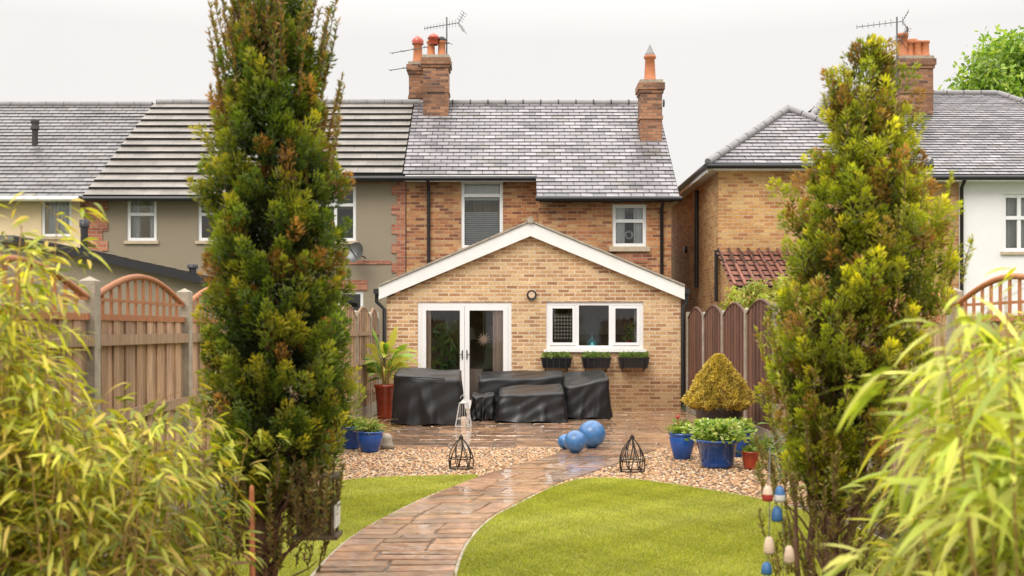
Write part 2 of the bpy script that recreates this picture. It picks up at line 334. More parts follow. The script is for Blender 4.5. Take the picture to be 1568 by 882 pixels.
while y<21.99:
    h=min(random.choice([.3,.45,.6,.45]),22-y)
    if 22-y-h<.12: h=22-y
    x=-2.5
    while x<3.35:
        wd=min(random.choice([.3,.45,.6,.75,.9]),3.36-x); wd=wd if 3.36-x-wd>.15 else 3.36-x
        e=.009
        if h>.4 and random.random()<.5:
            f=random.choice([.33,.5,.67])*h
            slab(b,[(x+e,y+e),(x+wd-e,y+e),(x+wd-e,y+f-e),(x+e,y+f-e)]); slab(b,[(x+e,y+f+e),(x+wd-e,y+f+e),(x+wd-e,y+h-e),(x+e,y+h-e)])
        else: slab(b,[(x+e,y+e),(x+wd-e,y+e),(x+wd-e,y+h-e),(x+e,y+h-e)])
        x+=wd
    y+=h
b.build('patio_slabs',pg)
pg=group('garden_path'); b=MB('mortar')
K=min(len(Le),len(Re)); 
for i in range(K-1): b.face([(*Le[i],.016),(*Re[i],.016),(*Re[i+1],.016),(*Le[i+1],.016)])
b.build('path_bed',pg)
def resamp(P,n):
    P=np.array(P); s=np.r_[0,np.cumsum(np.hypot(*np.diff(P,axis=0).T))]; t=np.linspace(0,s[-1],n); return np.stack([np.interp(t,s,P[:,0]),np.interp(t,s,P[:,1])],1)
NR=1200; La,Ra=resamp(Le,NR),resamp(Re,NR); b=MB('slab'); i=0
tot=np.hypot(*np.diff(Re,axis=0).T).sum()
skew=[0,0]   # left/right offsets of the course line so that courses are not perfectly parallel
while i<NR-14:
    st=random.choice([.15,.22,.3,.4,.5])
    j=min(i+int(st/tot*NR),NR-1); last=NR-1-j<16
    if last: j=NR-1
    nsk=[0,0] if last else [int(R(-4,4)),int(R(-4,4))]
    q=random.random()
    cuts=[0]+(sorted([R(.25,.42),R(.58,.78)]) if q<.45 else [R(.25,.75)] if q<.9 else [])+[1]
    def A(k,t,sk): 
        kk=int(min(NR-1,max(0,k+sk[0]*(1-t)+sk[1]*t))); return tuple(La[kk]*(1-t)+Ra[kk]*t)
    for u,v in zip(cuts,cuts[1:]):
        e=.009; ii,jj=i+2,j-2
        if st>.25 and random.random()<.65:
            mm=int(ii+(jj-ii)*R(.35,.65)); z=[int(R(-3,3)),int(R(-3,3))]
            slab(b,[A(ii,u+e,skew),A(ii,v-e,skew),A(mm-1,v-e,z),A(mm-1,u+e,z)],.028,.008); slab(b,[A(mm+3,u+e,z),A(mm+3,v-e,z),A(jj,v-e,nsk),A(jj,u+e,nsk)],.028,.008)
        else: slab(b,[A(ii,u+e,skew),A(ii,v-e,skew),A(jj,v-e,nsk),A(jj,u+e,nsk)],.028,.008)
    i=j; skew=nsk
b.build('path_slabs',pg)

# ------------------------------------------------------------------ building pieces
def window(gr,x0,x1,z0,z1,y,bars=(),hbars=(),fw=.06,name='window',sill=True):
    b=MB('upvc','glass','sill')
    yy=y+.035; t=.06
    b.box(x0,x1,yy,yy+t,z0,z0+fw); b.box(x0,x1,yy,yy+t,z1-fw,z1)
    b.box(x0,x0+fw,yy,yy+t,z0+fw,z1-fw); b.box(x1-fw,x1,yy,yy+t,z0+fw,z1-fw)
    for bx in bars: b.box(bx-fw/2,bx+fw/2,yy,yy+t,z0+fw,z1-fw)
    for bz in hbars: b.box(x0+fw,x1-fw,yy-.012,yy+t,bz-fw/2,bz+fw/2)
    b.face([(x0+fw,yy+.035,z0+fw),(x1-fw,yy+.035,z0+fw),(x1-fw,yy+.035,z1-fw),(x0+fw,yy+.035,z1-fw)],1)
    if sill: b.box(x0-.05,x1+.05,y-.05,y+.034,z0-.07,z0-.002,2)
    o=b.build(name,gr); return o
def curtain(gr,x0,x1,z0,z1,y,mat='netc',name='curtain',amp=.025,wl=.09):
    b=MB(mat); n=int((x1-x0)/wl*6)+2; pts=[(x0+(x1-x0)*i/n,y+amp*math.sin(i/6*2*math.pi)+R(-.005,.005)) for i in range(n+1)]
    vs=[(px,py,z) for px,py in pts for z in (z0,z1)]; fs=[[2*i,2*i+2,2*i+3,2*i+1] for i in range(n)]
    b.faces_idx(vs,fs); b.build(name,gr)
def blind(gr,x0,x1,z0,z1,y):
    b=MB('netc'); z=z0
    while z<z1: b.face([(x0,y,z),(x1,y,z),(x1,y+.02,z+.03),(x0,y+.02,z+.03)]); z+=.045
    b.build('venetian_blind',gr)
def roofplane(b,el,er,rl,rr,n,t=.02,m=0,mr=1,sag=0):
    el,er,rl,rr=map(Vector,(el,er,rl,rr)); nrm=(er-el).cross(rl-el if (rl-el).length>.1 else rr-el).normalized()
    if nrm.z<0: nrm=-nrm
    ax=(er-el).normalized()
    for i in range(n):
        a=i/n; c=(i+1)/n
        j=[R(-.005,.005) for _ in range(2)]
        p0=el.lerp(rl,a)+nrm*(t+j[0]); p1=er.lerp(rr,a)+nrm*(t+j[1]); q0=el.lerp(rl,c); q1=er.lerp(rr,c)
        u=lambda p:(p-el).dot(ax)
        b.face([p0,p1,q1,q0],m,[(u(p0),i),(u(p1),i),(u(q1),i+.97),(u(q0),i+.97)])
        b.face([p0-nrm*(t+.004),p1-nrm*(t+.004),p1,p0],mr)
def pots(b,x,y,z,kind=0,m=1):
    if kind==0: b.lathe((x,y,z),[(.12,0),(.13,.03),(.1,.08),(.09,.34),(.115,.36),(.115,.41),(.08,.42),(.0,.40)],14,m)
    if kind==1: b.lathe((x,y,z),[(.15,0),(.15,.06),(.125,.1),(.105,.5),(.14,.52),(.14,.6),(.09,.61),(0,.58)],14,m)
def stack(name,gr,x0,x1,y0,y1,z0,z1,potlist,brick='stack'):
    b=MB(brick,'pot_o','post','lead','riser')
    b.box(x0,x1,y0,y1,z0,z1-.32)
    b.box(x0-.03,x1+.03,y0-.03,y1+.03,z1-.32,z1-.24); b.box(x0-.06,x1+.06,y0-.06,y1+.06,z1-.24,z1-.08); b.box(x0-.02,x1+.02,y0-.02,y1+.02,z1-.08,z1,2)
    b.box(x0-.02,x1+.02,y0-.02,y1+.02,z1-.95,z1-.87)
    b.box(x0-.025,x1+.025,y0-.04,y0-.002,z0,z0+.22,3)
    for px,py,k in potlist: pots(b,px,py,z1,k)
    return b.build(name,gr)
def gutter(b,x0,x1,y,z,m=0): 
    b.tube([(x0,y,z),(x1,y,z)],.055,n=8,mat=m)
def zr(y): return 5.16+.747*(y-25.7)
RY,RZ=28.7,zr(28.7)

# ---------------- own house
H=group('brick_house')
b=MB('old','sill','upvc','paint')
wl=(-1.18,-.21,3.49,5.06); wr=(2.26,3.02,3.47,4.42)
b.wall(-2.45,.6,0,5.2,26,[wl]); b.wall(.6,3.58,0,4.62,25.2,[wr]); b.wall(-2.45,3.58,0,4.9,31.6)
b.face([(.6,25.2,0),(.6,26,0),(.6,26,5.3),(.6,25.2,4.7)]); 
b.face([(3.58,25.2,0),(3.58,31.6,0),(3.58,31.6,5.0),(3.58,28.7,7.3),(3.58,25.2,4.7)])
b.face([(-2.45,26,0),(-2.45,31.6,0),(-2.45,31.6,5.0),(-2.45,28.7,7.3),(-2.45,26,5.2)])
b.build('walls',H)
b=MB('sill','old','red')
b.box(-1.26,-.13,25.93,25.999,3.40,3.488); b.box(2.18,3.10,25.13,25.199,3.36,3.468)
for i in range(11): b.box(2.24+i*.073,2.24+i*.073+.064,25.185,25.199,3.10,3.30,2)
b.build('sills',H)
window(H,*wl,26,hbars=[4.72],fw=.075,sill=False); window(H,*wr,25.2,hbars=[4.05],fw=.075,sill=False,name='window')
blind(H,wl[0]+.05,wl[1]-.05,3.55,4.35,26.16); 
b=MB('netc'); b.box(-1.1,-.3,26.13,26.14,4.62,5.05); b.build('sky_reflection_panel',H)  # pale panel standing in for sky reflected in the upper sash
curtain(H,2.3,2.55,3.5,4.4,25.33); curtain(H,2.75,3.0,3.5,4.4,25.33)
b=MB('w'); 
for i in range(16):
    a=i*math.pi/8; b.tube([(2.64+.06*math.cos(a),25.3,3.74+.06*math.sin(a)),(2.64+.1*math.cos(a+.3),25.3,3.74+.1*math.sin(a+.3))],.012,n=5)
b.build('window_ornament',H)
b=MB('slate','riser','lead')
nA=21
roofplane(b,(-2.5,25.7,zr(25.7)),(3.72,25.7,zr(25.7)),(-2.5,RY,RZ),(3.72,RY,RZ),nA)
roofplane(b,(.55,24.88,zr(24.88)),(3.72,24.88,zr(24.88)),(.55,25.7,zr(25.7)),(3.72,25.7,zr(25.7)),6)
b.face([(-2.5,32,4.94),(3.72,32,4.94),(3.72,RY,RZ),(-2.5,RY,RZ)])
b.face([(-2.5,25.7,zr(25.7)-.06),(3.72,25.7,zr(25.7)-.06),(3.72,RY,RZ-.06),(-2.5,RY,RZ-.06)],1)
b.face([(.55,24.88,zr(24.88)-.06),(3.72,24.88,zr(24.88)-.06),(3.72,25.7,zr(25.7)-.06),(.55,25.7,zr(25.7)-.06)],1)
b.face([(3.72,24.88,zr(24.88)-.16),(3.72,RY,RZ-.16),(3.72,RY,RZ+.03),(3.72,24.88,zr(24.88)+.03)],1)
x=-2.4
while x<3.7: b.tube([(x,RY,RZ-.0),(min(x+.44,3.72),RY,RZ-.0)],.085,n=10,mat=2); x+=.45; b.tube([(x-.03,RY,RZ),(x+.0,RY,RZ)],.1,n=10,mat=1)
b.build('slate_roof',H)
b=MB('black','paint')
gutter(b,-2.5,.58,25.62,5.06); gutter(b,.52,3.76,24.8,4.5)
b.box(-2.45,.56,25.7,25.72,5.0,5.15,1); b.box(.6,3.6,24.92,24.94,4.44,4.56,0)
b.tube([(-1.93,25.62,5.05),(-1.93,25.9,4.9),(-1.93,25.93,4.8),(-1.93,25.93,2.6)],.04); b.tube([(.64,25.62,5.05),(.64,25.12,4.65)],.04)
b.tube([(3.36,24.85,4.5),(3.36,25.13,4.3),(3.36,25.13,2.2)],.04); 
b.build('gutters_and_downpipes',H)
stack('chimney_stack',H,-2.23,-1.6,28.1,28.75,6.3,8.5,[(-2.05,28.4,0),(-1.78,28.4,0)])
stack('chimney_stack_rear',H,-2.66,-2.25,28.9,29.5,6.6,8.52,[(-2.45,29.15,1)])
b=MB('redpot','pot_o','riser'); b.lathe((-1.98,28.3,8.5),[(.11,.3),(.12,.42),(.16,.44),(.13,.52),(.03,.6),(0,.6)],12,0); b.lathe((-2.45,29.15,8.52),[(.15,.5),(.16,.6),(.12,.66),(.03,.74),(0,.74)],12,0)
b.lathe((-1.78,28.4,8.5),[(.12,.41),(.12,.46),(.05,.52),(0,.52)],12,2)
b.build('chimney_cowls',H)
stack('end_chimney_stack',H,3.1,3.62,27.0,27.6,5.85,7.63,[],'stack')
b=MB('pot_o','lead'); b.lathe((3.36,27.3,7.63),[(.16,0),(.165,.05),(.14,.09),(.115,.56),(.15,.58),(.15,.64),(.1,.65)],16,0)
b.lathe((3.36,27.3,7.63),[(.12,.62),(.125,.68),(.10,.72),(.0,.93)],12,1); b.build('chimney_pot',H)
def aerial(name,x,y,z0,z1,booms):
    b=MB('steel'); b.tube([(x,y,z0),(x,y,z1)],.02,n=6)
    for (z,ax,ay,l,ne,el,vert,back) in booms:
        d=Vector((ax,ay,0)).normalized(); p=Vector((x,y,z)); s=Vector((0,0,1)) if vert else Vector((-d.y,d.x,0))
        b.tube([p-d*l*back,p+d*l*(1-back)-Vector((0,0,.06))],.012,n=5)
        for i in range(ne):
            q=p-d*l*back+d*l*i/(ne-1)-Vector((0,0,.06*i/(ne-1))); e=el*(1-.5*i/ne); b.tube([q-s*e/2,q+s*e/2],.007,n=4)
        q=p-d*l*back
        if vert:
          for sg in (-1,1):
            qq=q-d*.14+Vector((0,0,.24*sg)); b.tube([q,qq],.009,n=4)
            for k in range(4): 
                r=q+(qq-q)*(k+1)/4; b.tube([r-s.cross(d)*.2,r+s.cross(d)*.2],.006,n=4)
    b.tube([(x,y-.02,z0),(x,y-.25,z0+.02)],.012,n=5)
    b.build(name)
aerial('television_aerial',-1.66,28.5,8.2,9.55,[(9.38,-1,.35,.95,12,.2,True,.35),(8.88,-1,.5,1.75,6,.3,False,.05),(8.42,-1,.45,1.75,5,.3,False,.05)])

# ---------------- extension
b=MB('buff'); dr=(-1.85,-.01,.06,2.14); wn=(.67,2.58,1.22,2.15)
xL,xR,xA,zE,zA=-2.46,3.31,.36,2.22,3.46
b.wall(xL,xR,0,2.2,22,[dr,wn],rev=.12)
b.face([(xL,22,2.2),(xR,22,2.2),(xR,22,zE),(xA,22,zA),(xL,22,zE)])
b.face([(xL,25.98,0),(xL,22,0),(xL,22,zE),(xL,25.98,zE)]); b.face([(xR,22,0),(xR,25.18,0),(xR,25.18,zE),(xR,22,zE)])
b.build('extension_walls',H)
b=MB('paint','riser','post')
for x0,x1,z0,z1 in ((-2.60,xA,2.44,3.70),(3.37,xA,2.44,3.70)):
    yy=21.86
    b.face([(x0,yy,z0-.25),(x1,yy,z1-.27),(x1,yy,z1),(x0,yy,z0)]); b.face([(x0,yy,z0-.25),(x1,yy,z1-.27),(x1,21.995,z1-.27),(x0,21.995,z0-.25)])
    b.face([(x0,yy,z0-.25),(x0,yy,z0),(x0,22.3,z0),(x0,22.3,z0-.25)])
    b.face([(x0,yy-.03,z0+.006),(x1,yy-.03,z1+.006),(x1,yy-.03,z1+.045),(x0,yy-.03,z0+.045)],2)
    b.face([(x0,yy-.03,z0+.045),(x1,yy-.03,z1+.045),(x1,26.2,z1+.045),(x0,26.2,z0+.045)],1)
    b.face([(x0,yy-.03,z0+.006),(x1,yy-.03,z1+.006),(x1,22.2,z1+.006),(x0,22.2,z0+.006)],1)
b.tube([(xA,21.8,3.74),(xA,26,3.74)],.07,n=8,mat=2)
b.build('extension_roof_and_bargeboards',H)
b=MB('black'); b.box(-2.70,-2.60,21.84,25.9,2.30,2.40); b.box(3.38,3.47,21.84,25.1,2.30,2.40)
b.tube([(-2.65,21.95,2.32),(-2.65,21.95,2.15),(-2.50,21.95,2.0),(-2.5,21.95,.1)],.038); b.tube([(3.42,21.95,2.32),(3.42,21.95,2.15),(3.35,21.95,2.02),(3.35,21.95,.1)],.038); b.build('extension_gutters',H)
b=MB('upvc','glass','iron','sill'); x0,x1,z0,z1=dr; y=22.02
b.box(x0,x1,y,y+.07,z1-.07,z1); b.box(x0,x0+.07,y,y+.07,z0,z1-.07); b.box(x1-.07,x1,y,y+.07,z0,z1-.07); b.box(x0,x1,y-.05,y+.08,z0-.05,z0-.002)
mid=(x0+x1)/2
for a,c in ((x0+.073,mid-.003),(mid+.003,x1-.073)):
    f=.09; yy=y-.012
    b.box(a,c,yy,yy+.06,z1-.07-f,z1-.073); b.box(a,c,yy,yy+.06,z0,z0+.16); b.box(a,a+f,yy,yy+.06,z0+.16,z1-.07-f); b.box(c-f,c,yy,yy+.06,z0+.16,z1-.07-f)
    b.face([(a+f,yy+.03,z0+.16),(c-f,yy+.03,z0+.16),(c-f,yy+.03,z1-.07-f),(a+f,yy+.03,z1-.07-f)],1)
for sx in (-1,1):
    hx=mid+sx*.045; b.box(hx-.011,hx+.011,y-.025,y-.0125,1.02,1.2,2); b.tube([(hx,y-.02,1.12),(hx,y-.05,1.12),(hx+sx*.08,y-.05,1.12)],.008,n=6,mat=2)
b.box(x0-.06,x1+.06,21.9,22.01,0,.055,3)
b.build('french_doors',H)
window(H,*wn,22,bars=[1.28,1.94],fw=.07,sill=False,name='kitchen_window')
b=MB('upvc')
for a,c in ((.74,1.245),(1.975,2.51)):
    yy=22.018; f=.055
    b.box(a,c,yy,yy+.05,2.02,2.075); b.box(a,c,yy,yy+.05,1.295,1.35); b.box(a,a+f,yy,yy+.05,1.35,2.02); b.box(c-f,c,yy,yy+.05,1.35,2.02)
b.box(.62,2.63,21.93,22.034,1.165,1.218); b.build('window_casements',H)
b=MB('black','corkw')
ringp=[(.385+.085*math.cos(t),21.95,2.28+.085*math.sin(t)) for t in np.linspace(0,2*math.pi,25)]
b.tube(ringp,.016,n=8,caps=False); b.tube([(.385,21.995,2.28),(.385,21.94,2.28)],.07,.06,n=20,mat=1); b.build('bulkhead_wall_light',H)
b=MB('room','mortar'); b.face([(xL+.01,24.6,0),(xR-.01,24.6,0),(xR-.01,24.6,2.3),(xL+.01,24.6,2.3)]); b.face([(xL+.01,22.13,2.3),(xR-.01,22.13,2.3),(xR-.01,24.6,2.3),(xL+.01,24.6,2.3)])
b.face([(xL+.01,22.1,.04),(xR-.01,22.1,.04),(xR-.01,24.6,.04),(xL+.01,24.6,.04)],1); b.face([(.2,22.2,0),(.2,24.6,0),(.2,24.6,2.3),(.2,22.2,2.3)]); b.build('interior_room',H)
curtain(H,-.38,-.12,.1,2.05,22.14,'curtain'); curtain(H,-1.72,-1.60,.1,2.05,22.14,'curtain')
b=MB('curtain')
for i in range(12):
    a=i*math.pi/6; b.tube([(-.56+.05*math.cos(a),22.06,1.41+.05*math.sin(a)),(-.56+.14*math.cos(a),22.06,1.41+.14*math.sin(a))],.020,.005,n=5)
b.tube([(-.56,22.055,1.41),(-.56,22.075,1.41)],.07,n=14); b.tube([(-.56,22.06,1.5),(-.56,22.06,1.95)],.003,n=4); b.build('sun_ornament',H)
b=MB('teal','w','black'); b.lathe((1.58,22.18,1.27),[(.05,0),(.12,.02),(.11,.09),(.03,.16),(.02,.24),(.0,.24)],16,0)
for i in range(6):
    for j in range(7): b.box(.84+i*.06,.875+i*.06,22.15,22.16,1.42+j*.07,1.46+j*.07,1)
b.box(.80,1.21,22.162,22.18,1.38,1.92,2); b.build('kitchen_ornaments',H)
n=60; base=np.stack([rng.normal(2.32,.04,n),rng.normal(22.2,.02,n),rng.uniform(1.36,1.7,n)],1); blades('kitchen_plant',base,rng.normal(size=(n,3))*[1,.4,1]+[0,0,.6],rng.uniform(.1,.2,n),.03,jit([(.2,.36,.08)],n),parent=H)
b=MB('redpot'); b.lathe((2.32,22.2,1.27),[(.04,0),(.06,.12),(.05,.12)],14); b.build('kitchen_plant_pot',H)
curtain(H,.75,.82,1.3,2.1,22.2); curtain(H,2.42,2.5,1.3,2.1,22.2)
n=150; base=np.stack([rng.normal(-1.35,.1,n),rng.uniform(22.25,22.5,n),rng.uniform(.7,1.8,n)],1); blades('interior_plant',base,rng.normal(size=(n,3))*[1,.4,1]+[0,0,.4],rng.uniform(.15,.4,n),.05,jit([(.18,.34,.10)],n),parent=H)
b=MB('curtain','w'); b.box(-1.1,-.6,22.9,23.5,.05,.8,0); b.tube([(-.9,23.6,.8),(-.9,23.6,1.5)],.02); b.lathe((-.9,23.6,1.4),[(.16,0),(.1,.25)],16,1)
b.box(-.5,.0,24.4,24.55,1.2,1.7,1); b.box(1.2,2.9,24.2,24.55,1.5,2.2,1)
b.build('interior_furniture',H)
for i,(a,c) in enumerate(((.57,1.16),(1.36,1.92),(2.07,2.66))):
    G=group('window_box_planter'); b=MB('black','soil')
    y0,y1=21.72,21.93; z0,z1=.86,1.04
    for (p,q) in (((a+.03,y0+.03),(c-.03,y0+.03)),((c-.03,y0+.03),(c-.03,y1)),((c-.03,y1),(a+.03,y1)),((a+.03,y1),(a+.03,y0+.03))):
        ex=lambda v:(v[0]+(.03 if v[0]>(a+c)/2 else -.03),v[1]-(.03 if v[1]<21.8 else 0))
        P,Q=ex(p),ex(q); b.face([(*p,z0),(*q,z0),(*Q,z1),(*P,z1)])
    b.box(a-.02,c+.02,y0-.02,y1+.01,z1,z1+.02,0); b.face([(a,y0,z1+.024),(c,y0,z1+.024),(c,y1,z1+.024),(a,y1,z1+.024)],1); b.face([(a+.03,y0+.03,z0),(c-.03,y0+.03,z0),(c-.03,y1,z0),(a+.03,y1,z0)])
    for k in range(4): b.box(a+.1+k*.12,a+.12+k*.12,y0-.01,y0-.003,z0,z1)
    for bx in (a+.08,c-.08): b.tube([(bx,y1+.06,.78),(bx,y1,.84),(bx,y0,.84),(bx,y0-.01,1.0)],.01,n=5)
    b.build('trough',G)
    n=420; base=np.stack([rng.uniform(a+.02,c-.02,n),rng.uniform(y0,y1,n),rng.uniform(1.05,1.15,n)],1)
    blades('plants',base,rng.normal(size=(n,3))+[0,0,.8],rng.uniform(.03,.09,n),.022,jit([(.16,.28,.04),(.09,.18,.03),(.28,.34,.07)],n),parent=G)

# ---------------- pebbledash neighbour
Hn=group('pebbledash_house'); b=MB('pebble','red')
w1=(-4.6,-3.62,3.66,4.92); w1b=(-4.5,-3.45,1.3,2.5); w2=(-8.66,-7.99,3.6,4.57); w3=(-7.06,-6.3,3.6,4.57)
b.wall(-5.6,-2.47,0,5.25,26,[w1,w1b]); b.wall(-9.4,-5.6,0,4.7,25.2,[w2,w3]); b.face([(-5.6,25.2,0),(-5.6,26,0),(-5.6,26,5.3),(-5.6,25.2,4.7)])
b.wall(-9.4,-2.47,0,5,31.6)
z=0;i=0
while z<5.1:
    wq=.32 if i%2 else .2
    b.box(-2.47-wq,-2.47,25.975,25.997,z,z+.222,1)
    if z<4.6: b.box(-9.4,-9.4+wq,25.175,25.197,z,z+.222,1); b.box(-9.4-wq+.02,-9.402,25.175,25.197,z,z+.222,1)
    z+=.225;i+=1
b.box(-5.59,-2.8,25.98,25.997,5.0,5.2,1); b.box(-5.59,-2.8,25.98,25.997,3.12,3.2,1); b.box(-4.6,-3.35,25.98,25.997,2.51,2.75,1)
b.build('walls',Hn)
window(Hn,*w1,26,bars=[-4.1],hbars=[4.5],fw=.07); window(Hn,*w1b,26,bars=[-4],fw=.07); window(Hn,*w2,25.2,hbars=[4.2],fw=.07); window(Hn,*w3,25.2,hbars=[4.2],fw=.07)
curtain(Hn,-4.55,-4.2,3.7,4.9,26.2); curtain(Hn,-8.6,-8.42,3.65,4.5,25.4); curtain(Hn,-8.2,-8.02,3.65,4.5,25.4)
b=MB('conc','riser','lead')
roofplane(b,(-9.45,25.7,zr(25.7)),(-2.52,25.7,zr(25.7)),(-9.15,RY,RZ),(-2.52,RY,RZ),11,.06)
roofplane(b,(-9.52,24.88,zr(24.88)),(-5.5,24.88,zr(24.88)),(-9.45,25.7,zr(25.7)),(-5.5,25.7,zr(25.7)),3,.06)
b.face([(-9.45,32,4.94),(-2.52,32,4.94),(-2.52,RY,RZ),(-9.45,RY,RZ)]); b.face([(-9.4,24.95,zr(24.95)-.08),(-5.5,24.95,zr(24.95)-.08),(-5.5,25.7,zr(25.7)-.08),(-9.4,25.7,zr(25.7)-.08)],1); b.face([(-9.4,25.7,zr(25.7)-.08),(-2.52,25.7,zr(25.7)-.08),(-2.52,RY,RZ-.08),(-9.1,RY,RZ-.08)],1)
x=-9.1
while x<-2.7: b.tube([(x,RY,RZ+.02),(x+.44,RY,RZ+.02)],.085,n=10,mat=2); x+=.45
b.build('tile_roof',Hn)
b=MB('black','paint'); gutter(b,-5.6,-2.5,25.6,5.06); gutter(b,-9.5,-5.5,24.8,4.5); b.box(-9.4,-5.6,24.93,24.95,4.46,4.58,0); b.box(-5.6,-2.5,25.7,25.72,5.0,5.15,0); b.build('gutters',Hn)
b=MB('steel','black'); b.lathe((0,0,0),[(0.0,0),(.1,.012),(.2,.05),(.24,.08)],20); o=b.build('satellite_dish'); o.rotation_euler=(math.radians(75),0,math.radians(-30)); o.location=(-3.55,25.62,3.35)
b=MB('black'); b.tube([(0,0,.0),(0,.0,-.35)],.015); b.tube([(0,-.1,0),(0,.05,.3)],.012); b.tube([(0,.04,.28),(0,.06,.33)],.03); o2=b.build('arm',o)
Hc=group('cream_rendered_house'); b=MB('cream','red'); w4=(-10.58,-9.9,3.7,4.54)
b.wall(-15,-9.62,0,4.7,25.19,[w4]); b.wall(-15,-9.62,0,5,31.6); b.build('walls',Hc); window(Hc,*w4,25.19,fw=.06); curtain(Hc,-10.5,-9.95,3.7,4.5,25.4)
b=MB('slate2','riser','lead'); roofplane(b,(-15.5,24.88,zr(24.88)),(-9.53,24.88,zr(24.88)),(-15.5,RY,RZ-.04),(-9.18,RY,RZ-.04),27)
b.face([(-15.5,32,4.94),(-9.4,32,4.94),(-9.4,RY,RZ-.05),(-15.5,RY,RZ-.05)]); b.face([(-15.5,24.9,zr(24.9)-.07),(-9.53,24.9,zr(24.9)-.07),(-9.53,RY,RZ-.07),(-15.5,RY,RZ-.07)],1)
x=-15.5
while x<-9.3: b.tube([(x,RY,RZ-.03),(x+.44,RY,RZ-.03)],.08,n=10,mat=2); x+=.45
b.tube([(-11.45,26.9,5.9),(-11.45,26.9,6.5)],.07,n=12,mat=1); b.lathe((-11.45,26.9,6.4),[(.1,0),(.1,.08),(.07,.1),(.1,.16),(.1,.24),(.0,.26)],12,1)
b.build('slate_roof',Hc); b=MB('paint','black'); gutter(b,-15.5,-9.6,24.8,4.5,0); b.box(-15,-9.6,24.93,24.95,4.46,4.58,0); b.build('gutters',Hc)
Ho=group('lean_to_outhouse'); b=MB('pebble','riser','black','slate2','post')
b.face([(-8.7,18.2,0),(-4.9,18.2,0),(-4.9,18.2,2.34),(-8.0,18.2,3.02),(-8.7,18.2,3.02)])
b.face([(-4.9,18.2,0),(-4.9,22,0),(-4.9,22,2.3),(-4.9,18.2,2.3)]); 
roofplane(b,(-4.7,18.0,2.36),(-4.7,22,2.36),(-8.0,18.0,3.08),(-8.0,22,3.08),14,.03,3,1)
b.box(-8.9,-8.0,18,22,3.03,3.12,3)
b.face([(-4.7,17.98,2.28),(-8.0,17.98,3.0),(-8.0,17.98,3.1),(-4.7,17.98,2.40)],2)
b.tube([(-7.1,18.6,2.8),(-7.1,18.6,3.3)],.06,n=10,mat=2); b.lathe((-7.1,18.6,3.3),[(.08,0),(.08,.12),(0,.14)],10,2)
b.tube([(-5.3,18.6,2.4),(-5.3,18.6,2.62)],.06,n=10,mat=2); b.lathe((-5.3,18.6,2.62),[(.09,0),(.09,.06),(0,.08)],10,2)
b.build('outhouse_body',Ho)

# ---------------- right detached house
Hr=group('detached_brick_house'); b=MB('yel','white','red')
b.wall(4.42,8.6,0,5.1,24); b.face([(4.42,31.5,0),(4.42,24,0),(4.42,24,5.1),(4.42,31.5,5.1)])
b.wall(8.6,9.77,0,4.95,24.5); ww=(10.73,12.3,3.31,4.57); b.wall(9.77,14.6,0,4.95,24.5,[ww],1); b.face([(8.6,24,0),(8.6,24.5,0),(8.6,24.5,5),(8.6,24,5)])
b.wall(4.42,14.6,0,4.95,35.5); b.face([(14.6,24.5,0),(14.6,35.5,0),(14.6,35.5,4.95),(14.6,24.5,4.95)],1); b.build('walls',Hr)
window(Hr,*ww,24.5,bars=[11.1,11.9],hbars=[4.05],fw=.08); curtain(Hr,10.8,12.2,3.4,4.5,24.75)
b=MB('slate','riser','lead','paint')
e=(4.15,23.72,5.12); e2=(8.87,23.72,5.12); A=(6.5,26.4,6.78)
roofplane(b,e,e2,A,(6.51,26.4,6.78),17,.02); roofplane(b,(4.15,31.7,5.12),e,(6.5,31.7,6.78),A,17,.02); roofplane(b,e2,(8.87,31.7,5.12),A,(6.5,31.7,6.78),17,.02)
B1,B2=(8.45,30,7.9),(13,30,7.9)
roofplane(b,(5.6,24.2,4.95),(15.6,24.2,4.95),B1,B2,34,.02); roofplane(b,(5.6,35.8,4.95),(5.6,24.2,4.95),B1,(8.45,30.01,7.9),34,.02); roofplane(b,(15.6,24.2,4.95),(15.6,35.8,4.95),B2,(13,30.01,7.9),34,.02); b.face([(5.6,35.8,4.95),(15.6,35.8,4.95),B2,B1])
for p,q in ((e,A),(e2,A),(A,(6.5,31.7,6.78)),((5.6,24.2,4.95),B1),((15.6,24.2,4.95),B2),(B1,B2)):
    p,q=Vector(p),Vector(q); n=int((q-p).length/.42)
    for i in range(n): b.tube([p.lerp(q,i/n)+Vector((0,0,.03)),p.lerp(q,(i+.93)/n)+Vector((0,0,.03))],.085,n=8,mat=2)
b.box(4.18,8.8,23.8,31.6,4.99,5.06,3); b.box(8.0,15.4,24.28,35.6,4.82,4.9,3)
b.build('slate_roof',Hr)
b=MB('black','paint'); gutter(b,4.12,8.9,23.68,5.06); b.tube([(4.1,23.65,5.06),(4.1,31.7,5.06)],.06); gutter(b,8.9,15.6,24.15,4.88); b.tube([(9.8,24.2,4.88),(9.8,24.42,4.7),(9.8,24.42,2)],.04)
b.box(4.12,4.16,23.75,31.6,4.93,5.06,1); b.tube([(4.36,26.5,4.9),(4.36,26.5,2.6)],.05,n=6); b.tube([(4.36,27.9,3.6),(4.28,27.9,3.6)],.09,n=10,mat=0)
b.tube([(4.36,23.93,3.3),(4.36,23.93,2.2)],.04); b.build('gutters_and_pipes',Hr)
stack('chimney_stack',Hr,9.77,10.6,28.2,29.3,6.4,8.5,[(9.9,28.4,1),(10.1,28.45,0),(10.28,28.4,0),(10.47,28.4,0),(10.1,29,1),(10.35,29,1)])
b=MB('pan','riser','yel'); 
